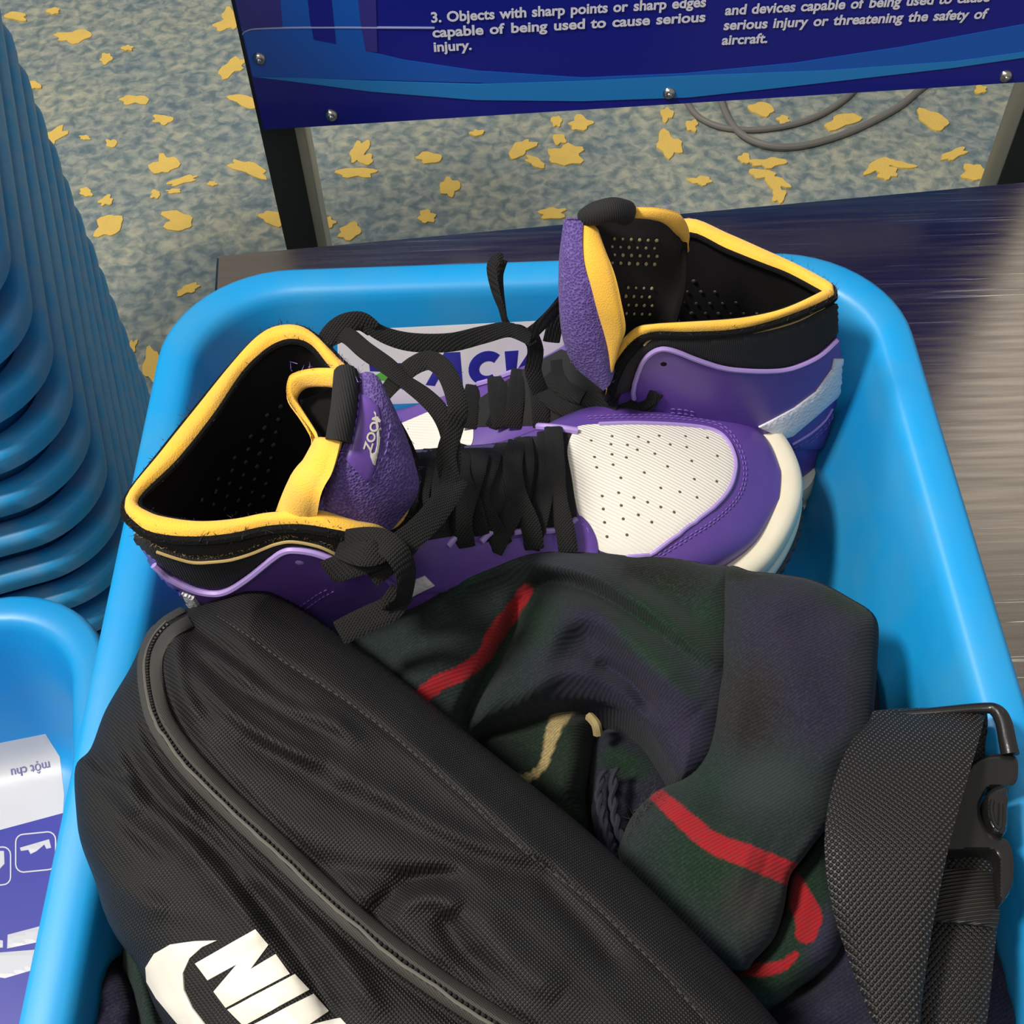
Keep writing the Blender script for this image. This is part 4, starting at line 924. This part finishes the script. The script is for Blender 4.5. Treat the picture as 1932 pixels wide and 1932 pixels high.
def cloth(poly, zf, base, areas=(), stripes=(), depth=.03, step=5, tuck=.9, name='fold'):
    V, F_, (W, f, q) = pillow(poly, step, zf, depth, True, tuck); V = in_tray(V)
    col = dye(q, base, areas, stripes); ext = np.tile(np.array(base), (len(V)-len(W), 1))
    return mk(name, V, F_, M['scarf'], scarf, attr=np.vstack([col, ext]), sharp=0)
dome_ = lambda d, w_: np.sqrt(np.clip(1-(1-np.clip(d/w_, 0, 1))**2, 0, 1))
nz = lambda x, y, s, a: a*(np.sin(x/s+np.sin(y/s*1.3)*1.7)*np.cos(y/s*.9+np.sin(x/s*.7)))
# mound under everything
def z0f(x, y, d): return .812+.022*dome_(d, 90)+nz(x, y, 40, .002)
cloth([(300, 1250), (640, 1180), (800, 1120), (1100, 1090), (1350, 1120), (1560, 1160), (1650, 1260), (1680, 1500), (1850, 1700), (1960, 1850), (2000, 2100), (1300, 2300), (500, 2250), (170, 2050), (190, 1800), (220, 1600), (260, 1400)], z0f, BLACKG, depth=.05, step=14, name='cloth_mound')
# left end of the scarf below the bag
cloth([(190, 1690), (230, 1640), (330, 1700), (400, 1850), (480, 2050), (300, 2120), (215, 2050), (190, 1930), (175, 1800)], lambda x, y, d: .850+.018*dome_(d, 60)+bump(x, y, [(235, 1720), (265, 1850), (300, 1980)], 16, .006)+bump(x, y, [(215, 1740), (240, 1870), (270, 2000)], 12, -.005), GREEN, [(230, 1900, 60, 80, 0, TEAL)], step=6, depth=.04)
cloth([(122, 1850), (150, 1808), (190, 1798), (235, 1830), (262, 1900), (262, 2050), (180, 2120), (120, 2040), (112, 1930)], lambda x, y, d: .858+.018*dome_(d, 45)+nz(x, y, 22, .001), (.008, .0075, .020), step=6, depth=.05)
# main arch
def zarch(x, y, d):
    z = .862+.020*dome_(d, 70)
    z = z+bump(x, y, [(760, 1200), (850, 1105), (960, 1055), (1060, 1062), (1180, 1120), (1300, 1215), (1362, 1262)], 34, .014)
    z = z+bump(x, y, [(1000, 1130), (1030, 1098), (1100, 1108), (1200, 1165), (1330, 1258)], 17, -.0085)
    z = z+bump(x, y, [(985, 1120), (965, 1190), (935, 1250), (890, 1330), (860, 1400)], 18, -.014)
    z = z+bump(x, y, [(900, 1120), (850, 1210), (780, 1290), (720, 1330)], 60, .010)
    z = z+bump(x, y, [(1010, 1280), (1050, 1190), (1110, 1160), (1180, 1200), (1260, 1280), (1320, 1340)], 34, .012)
    z = z+bump(x, y, [(960, 1330), (1060, 1270), (1150, 1280), (1210, 1330)], 20, .004)
    z = z+bump(x, y, [(1120, 1250), (1190, 1290), (1235, 1345)], 16, -.009)
    z = z+bump(x, y, [(1170, 1085), (1240, 1110), (1330, 1170)], 20, -.004)
    return z+nz(x, y, 55, .0012)
arch = [(648, 1192), (700, 1152), (770, 1096), (850, 1058), (910, 1034), (975, 1021), (1040, 1018), (1130, 1023), (1240, 1042), (1330, 1064), (1385, 1080), (1400, 1200), (1390, 1300), (1370, 1400), (1330, 1450), (1285, 1478), (1258, 1440), (1225, 1385), (1190, 1350), (1140, 1330), (1080, 1328), (1010, 1338), (950, 1352), (895, 1378), (870, 1430), (800, 1400), (720, 1320)]
ar_areas = [(880, 1075, 45, 30, -30, (.006, .024, .009)), (1080, 1060, 110, 30, 12, (.018, .022, .027)), (1250, 1085, 90, 40, 15, BLACKG), (1320, 1200, 45, 90, 20, GREEN), (1240, 1160, 60, 50, 40, GREEN), (930, 1230, 26, 130, 30, GREEN), (1010, 1180, 40, 60, 30, GREEN), (1180, 1300, 160, 80, 20, NAVY), (1300, 1380, 70, 120, 0, NAVY), (1120, 1180, 60, 34, 20, NAVY), (1240, 1240, 120, 22, 42, (.008, .022, .013))]
cloth(arch, zarch, TEAL, ar_areas, [([(992, 1115), (965, 1155), (935, 1195), (915, 1235), (870, 1270), (825, 1290), (785, 1325)], [13, 15, 16, 14, 15, 15, 17], RED)], depth=.045, step=4.5)
# inner cloth with the beige line, seen through the gap
def zin(x, y, d): return .838+.014*dome_(d, 60)+bump(x, y, [(1060, 1340), (1075, 1430), (1050, 1510)], 38, .012)+bump(x, y, [(900, 1400), (960, 1420), (1000, 1480)], 30, .004)
cloth([(870, 1400), (920, 1360), (1000, 1325), (1080, 1320), (1128, 1345), (1118, 1420), (1105, 1500), (1108, 1580), (1060, 1590), (960, 1500)], zin, (.0065, .014, .0075), [(930, 1440, 60, 40, 20, TEAL)], [([(1075, 1330), (1050, 1365), (1035, 1410), (1020, 1450), (985, 1470), (945, 1465)], [18, 15, 10, 7, 9, 12], BEIGE)], depth=.03, step=5)
mk('fringe_thread', *tube(crv(L3([(1112, 1352, .862), (1124, 1366, .864), (1128, 1385, .86)]), 6), .0022, 7), plain('beige_thread', BEIGE, .9), scarf)
cloth([(1120, 1400), (1180, 1380), (1260, 1440), (1300, 1520), (1250, 1640), (1180, 1640), (1120, 1560)], lambda x, y, d: .838+.010*dome_(d, 50)+bump(x, y, [(1140, 1440), (1150, 1520), (1165, 1600)], 14, .006), (.010, .009, .019), [(1180, 1440, 60, 30, 20, GREEN)], depth=.03, step=6)
for k, pts in enumerate(([(1138, 1455), (1130, 1500), (1138, 1545), (1152, 1590), (1165, 1610)], [(1160, 1450), (1156, 1510), (1166, 1565), (1184, 1600)])):
    c = crv(L3([(x, y, .862) for x, y in pts]), 14); par = []
    for s_ in (0, math.pi):
        a = np.arange(len(c))*.42+s_; off = np.stack([np.cos(a)*.0010, np.sin(a)*.0005, np.sin(a)*.0008], 1); par.append(tube(c+off, .0012, 6))
    mk('fringe_strand', *join(par), plain('fringe_navy', (.011, .010, .022), .9), scarf)
# right flap
flap = [(1371, 1074), (1420, 1078), (1480, 1084), (1540, 1096), (1600, 1126), (1653, 1166), (1656, 1240), (1650, 1330), (1645, 1400), (1600, 1460), (1575, 1540), (1545, 1580), (1515, 1620), (1490, 1655), (1478, 1720), (1460, 1770), (1425, 1810), (1400, 1830), (1330, 1790), (1240, 1700), (1170, 1625), (1178, 1570), (1200, 1530), (1240, 1492), (1290, 1470), (1320, 1440), (1338, 1400), (1350, 1330), (1355, 1260), (1362, 1180)]
def zflap(x, y, d):
    z = .873+.018*dome_(d, 60)
    z = z+bump(x, y, [(1240, 1520), (1340, 1600), (1440, 1640)], 60, .006)+bump(x, y, [(1300, 1500), (1420, 1420), (1480, 1330)], 70, -.006)
    z = z+bump(x, y, [(1450, 1120), (1490, 1250), (1540, 1400)], 50, .004)+bump(x, y, [(1560, 1560), (1500, 1640), (1480, 1720)], 22, .006)
    return z+nz(x, y, 60, .0012)
cloth(flap, zflap, TEAL, [(1500, 1190, 130, 100, 20, NAVY), (1420, 1330, 70, 90, 10, (.015, .012, .013)), (1550, 1330, 80, 100, 0, (.013, .011, .025)), (1600, 1130, 60, 24, 25, GREEN), (1400, 1085, 60, 10, 0, BLACKG), (1330, 1480, 60, 60, 0, (.006, .018, .013)), (1440, 1480, 80, 60, 0, (.018, .025, .025)), (1350, 1640, 120, 90, 30, GREEN), (1420, 1700, 60, 60, 0, (.02, .019, .017)), (1500, 1560, 60, 30, -40, TEAL)],
      [([(1240, 1500), (1290, 1545), (1345, 1590), (1410, 1615), (1470, 1640), (1495, 1650)], [14, 18, 20, 22, 22, 22], RED)], depth=.04, step=4.5)
# lower right fold with the red lines, navy end
cloth([(1558, 1575), (1580, 1640), (1600, 1720), (1580, 1800), (1520, 1850), (1470, 1890), (1420, 1890), (1380, 1840), (1400, 1825), (1440, 1790), (1478, 1720), (1492, 1655), (1525, 1610)], lambda x, y, d: .855+.018*dome_(d, 40), GREEN, [(1560, 1780, 40, 80, 10, NAVY)], [([(1478, 1650), (1505, 1690), (1525, 1730), (1520, 1760)], [24, 24, 26, 20], RED), ([(1390, 1825), (1440, 1830), (1480, 1820), (1500, 1800)], [14, 13, 10, 6], RED)], depth=.03, step=4.5)
cloth([(1600, 1440), (1700, 1460), (1780, 1600), (1870, 1700), (1910, 1760), (1960, 1860), (2010, 2080), (1700, 2200), (1480, 2000), (1460, 1880), (1530, 1850), (1575, 1760), (1585, 1640), (1570, 1540)], lambda x, y, d: .838+.022*dome_(d, 70)+nz(x, y, 45, .003), (.013, .011, .025), [(1720, 1900, 80, 80, 0, (.009, .013, .015))], depth=.04, step=7)
fz = np.vstack([crv(L3([(x, y, .885) for x, y in [(1240, 1500), (1225, 1520), (1205, 1545), (1195, 1575)]]), 10)])
fuzz(fz, .002, 90, .005, M['fuzz'], 'frayed_fibre', scarf, up=.2)

# ------------------------------------------------------------------ waist bag
bag = thing('waist_bag', (-.03, .18, .893), 'black polyester waist bag with a zipper and large cream print, lying across the tray', 'bag')
bo = [(440, 1092), (480, 1084), (522, 1098), (548, 1132), (620, 1180), (700, 1238), (800, 1316), (900, 1398), (1000, 1478), (1100, 1560), (1200, 1652), (1300, 1750), (1390, 1842), (1480, 1945), (1580, 2080), (1560, 2200), (1400, 2300), (1000, 2330), (600, 2200), (400, 2060), (306, 1926), (264, 1832), (217, 1764), (194, 1714), (180, 1665), (153, 1592), (144, 1534), (142, 1448), (171, 1412), (199, 1340), (244, 1263), (271, 1209), (300, 1172), (334, 1152), (375, 1141)]
ZC = [(352, 1160), (318, 1180), (296, 1205), (282, 1240), (281, 1288), (294, 1350), (323, 1402), (369, 1459), (436, 1526), (514, 1598), (618, 1697), (721, 1785), (825, 1860), (907, 1914), (1000, 1972), (1130, 2050), (1260, 2120)]
SC_ = [(411, 1163), (475, 1205), (540, 1252), (610, 1295), (680, 1342), (755, 1400), (825, 1459), (900, 1525), (980, 1598), (1100, 1691), (1200, 1785), (1290, 1880), (1400, 2010)]
def zbag(x, y, d):
    z = .912+.030*dome_(d, 95)+.012*np.clip((d-40)/160, 0, 1)
    t = np.clip((y-1090)/250, 0, 1); z = z-.012*(1-t)
    for ln, w_, h in ((ZC, 26, .0040), ([(p_[0]+34, p_[1]-14) for p_ in ZC[3:]], 12, -.0035), ([(p_[0]-26, p_[1]+20) for p_ in ZC[3:]], 14, -.0030), (SC_, 7, -.0016),
        ([(345, 1175), (330, 1230), (345, 1300), (380, 1360)], 18, .006), ([(350, 1172), (430, 1230), (520, 1300), (620, 1345)], 15, -.0055), ([(400, 1230), (500, 1290), (600, 1340), (680, 1400)], 18, .0045),
        ([(345, 1250), (420, 1330), (520, 1400), (620, 1440)], 16, .0045), ([(360, 1225), (440, 1290), (540, 1350), (640, 1395)], 13, -.0030), ([(450, 1390), (540, 1440), (640, 1500), (760, 1560)], 22, -.0035),
        ([(560, 1600), (640, 1640), (720, 1650), (800, 1660)], 24, -.0040), ([(700, 1735), (740, 1690), (800, 1660), (880, 1655)], 22, -.0070), ([(740, 1700), (810, 1690), (870, 1720)], 26, .0045), ([(680, 1480), (780, 1560), (900, 1620), (1020, 1650)], 22, -.0032), ([(640, 1450), (760, 1520), (880, 1580), (1000, 1620)], 20, .0030),
        ([(740, 1380), (860, 1480), (960, 1560), (1080, 1660)], 26, .0035), ([(1010, 1640), (1100, 1740), (1180, 1840)], 24, -.0040), ([(900, 1700), (960, 1800), (1060, 1880)], 40, .0050), ([(830, 1720), (870, 1790), (940, 1850)], 22, -.0045),
        ([(210, 1380), (230, 1460), (260, 1540)], 26, .0040), ([(245, 1300), (265, 1390), (310, 1470), (380, 1550)], 15, .0035), ([(230, 1400), (290, 1500), (370, 1570), (450, 1640)], 17, -.0045), ([(280, 1520), (360, 1600), (440, 1690), (500, 1780)], 24, .0045), ([(180, 1480), (250, 1560), (330, 1620)], 18, -.0030),
        ([(430, 1640), (520, 1740), (600, 1860), (640, 1930)], 20, -.0050), ([(480, 1640), (580, 1730), (660, 1830), (720, 1920)], 24, .0050), ([(171, 1420), (200, 1450), (250, 1470)], 14, -.0040), ([(160, 1600), (240, 1680), (320, 1720)], 22, .0030)):
        z = z+bump(x, y, ln, w_, h)
    return z+nz(x, y, 34, .0006)
V, F_, (W, f, q) = pillow(bo, 6, zbag, .016, True, .93)
mk('bag_body', V, F_, M['bag'], bag, sharp=0); BG = Body((W, f))
def offset_line(line, o):
    c = crv(line, 5); t = np.gradient(c, axis=0); t /= np.linalg.norm(t, axis=1)[:, None]; return c+np.stack([t[:, 1], -t[:, 0]], 1)*o
tape = np.vstack([offset_line(ZC, -16), offset_line(ZC, 24)[::-1]])
def sweep_patch(line, o0, o1, top, n=7):
    A_, B_ = offset_line(line, o0), offset_line(line, o1); V = []
    for a, b in zip(A_, B_):
        for k in range(n):
            h, nn = BG.hit(*(a+(b-a)*k/(n-1))); V.append(h if h is not None else (V[-1] if V else np.array([np.nan]*3)))
    V = np.array(V); g_ = V[~np.isnan(V[:, 0])][0]; V[np.isnan(V[:, 0])] = g_; f = grid_faces(len(A_), n); fn = np.cross(V[f[9][1]]-V[f[9][0]], V[f[9][2]]-V[f[9][0]])
    if fn[2] < 0: f = [x[::-1] for x in f]
    return solid(V, f, top, -.0006)
mk('zipper_tape', *sweep_patch(ZC, 4, 27, .0011), M['zip'], bag, label='grey black zipper tape, inner side')
mk('zipper_tape', *sweep_patch(ZC, -18, -3, .0014), M['zip'], bag, label='grey black zipper tape, outer side')
ZL = BG.line(crv(ZC[1:], 10), .0006); mk('zipper_teeth', *stitches(ZL, .0009, .0012, .0009, .0002), M['teeth'], bag, kind='stuff')
mk('piping', *tube(BG.line(offset_line(ZC[1:], -3), .0012), .0006, 6), plain('zip_edge', (.09, .085, .07), .7), bag)
mk('stitching', *stitches(BG.line(crv(SC_, 6), .0002), .00028, .0020, .0012, .0001), plain('bag_thread', (.035, .033, .03), .8), bag, kind='stuff')
zb = lambda l: [(100+x/1.932, 1060+y/1.932) for x, y in l]
sw = zb([(600, 1380), (520, 1383), (430, 1395), (372, 1428), (341, 1478), (345, 1530), (380, 1590), (430, 1650), (485, 1715), (600, 1810), (760, 1900), (900, 1960), (760, 1850), (640, 1760), (560, 1690), (510, 1625), (480, 1560), (476, 1500), (500, 1445), (545, 1405)])
lt = lambda poly, lab_=None: mk('lettering', *BG.patch(poly, 8, .0008, -.0003), M['print'], bag, label=lab_)
mk('emblem', *BG.patch(sw, 8, .0008, -.0003), M['print'], bag, label='cream curved tick mark')
lt(zb([(520, 1465), (738, 1339), (785, 1397), (722, 1486), (812, 1432), (863, 1503), (632, 1625), (588, 1566), (672, 1468), (566, 1526)]))
lt(zb([(638, 1632), (880, 1505), (932, 1562), (697, 1692)]))
lt(zb([(705, 1700), (947, 1577), (1003, 1641), (930, 1690), (1050, 1665), (1105, 1725), (985, 1745), (1000, 1830), (940, 1850), (905, 1760), (800, 1820), (755, 1765)]))
lt(zb([(850, 1870), (1120, 1745), (1280, 1900), (1225, 1930), (1120, 1830), (1080, 1850), (1160, 1930), (1110, 1955), (1030, 1875), (980, 1895), (1080, 1990), (1020, 2020)]))
# top end tab of the bag, where the strap leaves
mk('strap_end', *tube(BG.line([(446, 1098), (480, 1092), (520, 1106), (545, 1134)], .001), .0022, 8), M['web'], bag)
mk('strap_end', *ribbon(L3([(520, 1098, .905), (548, 1118, .900), (572, 1146, .893), (596, 1170, .885)]), .012, .0014), M['web'], bag)
# main webbing: broad loop at the right
R1 = [(1640, 1362, .905), (1602, 1408, .914), (1570, 1488, .921), (1556, 1590, .923), (1568, 1700, .918), (1598, 1800, .911), (1655, 1945, .903), (1700, 2030, .90)]
R2 = [(1858, 1350, .905), (1848, 1392, .916), (1822, 1480, .924), (1794, 1580, .927), (1772, 1680, .923), (1752, 1790, .915), (1735, 1940, .903), (1760, 2030, .90)]
sv, sf = strip(L3(R1), L3(R2), 12, .002, 10); strap = mk('strap', *solid(sv, sf, .0009, -.0009), M['web'], bag)
sv, sf = strip(L3([(1640, 1362, .905), (1650, 1345, .900), (1660, 1380, .890), (1680, 1470, .884)]), L3([(1858, 1350, .905), (1862, 1342, .900), (1862, 1385, .888), (1850, 1480, .882)]), 6, .001, 8); mk('strap', *solid(sv, sf, .0008, -.0008), M['web'], bag)
sv, sf = strip(L3([(1790, 1590, .896), (1785, 1650, .897), (1762, 1740, .896), (1745, 1830, .893), (1728, 1920, .888), (1720, 2000, .885)]), L3([(1876, 1590, .893), (1876, 1660, .895), (1880, 1740, .897), (1872, 1830, .895), (1862, 1920, .890), (1850, 2000, .887)]), 8, .0015, 8); mk('strap', *solid(sv, sf, .0009, -.0009), M['web'], bag)
sv, sf = strip(L3([(1768, 1645, .898), (1762, 1690, .900), (1752, 1738, .899)]), L3([(1878, 1650, .896), (1886, 1704, .899), (1880, 1752, .899)]), 8, .0022, 8); mk('keeper_loop', *solid(sv, sf, .0012, -.0010), M['elastic'], bag)
# side release buckle
bk = mk('buckle', *tube(crv(L3([(1670, 1352, .902), (1760, 1344, .906), (1850, 1336, .909), (1878, 1340, .910), (1893, 1362, .910), (1901, 1400, .909), (1906, 1424, .908)]), 8), np.interp(np.linspace(0, 1, 49), [0, .4, .6, 1], [.0018, .0022, .0032, .0036]), 12), M['buckle'], bag)
def plate(poly, z, th, bev=.0012, smooth=True, step=4):
    v, f = mesh2d(poly, step, smooth); b = crv(np.array(poly, float), 6, True) if smooth else np.array(poly, float); d, _ = seg_dist(v, b, True)
    zt = z+th/2-bev+bev*dome_(d, 8); T_ = PV(v[:, 0], v[:, 1], zt); Bt = T_.copy(); Bt[:, 2] -= th; n_ = len(v); be = border(f)
    return np.vstack([T_, Bt]), list(f)+[tuple(i+n_ for i in x[::-1]) for x in f]+[(b_, a_, a_+n_, b_+n_) for a_, b_ in be]
mk('buckle_body', *plate([(1788, 1560), (1806, 1480), (1836, 1438), (1866, 1424), (1906, 1424), (1920, 1436), (1918, 1474), (1900, 1484), (1866, 1486), (1852, 1508), (1850, 1536), (1862, 1562), (1884, 1578), (1902, 1588), (1912, 1620), (1910, 1668), (1896, 1698), (1886, 1700), (1884, 1650), (1884, 1622), (1874, 1606), (1840, 1602), (1780, 1604)], .904, .008), M['buckle'], bk)
mk('buckle_prong', *plate([(1862, 1500), (1876, 1486), (1896, 1484), (1901, 1500), (1900, 1560), (1892, 1574), (1876, 1568), (1864, 1548), (1860, 1522)], .907, .010, .002), M['buckle'], bk)
mk('buckle_prong', *tube(crv(L3([(1872, 1510, .9125), (1870, 1530, .9125), (1876, 1554, .9125), (1886, 1560, .9125), (1888, 1515, .9125)]), 5), .0008, 6), M['buckle'], bk)
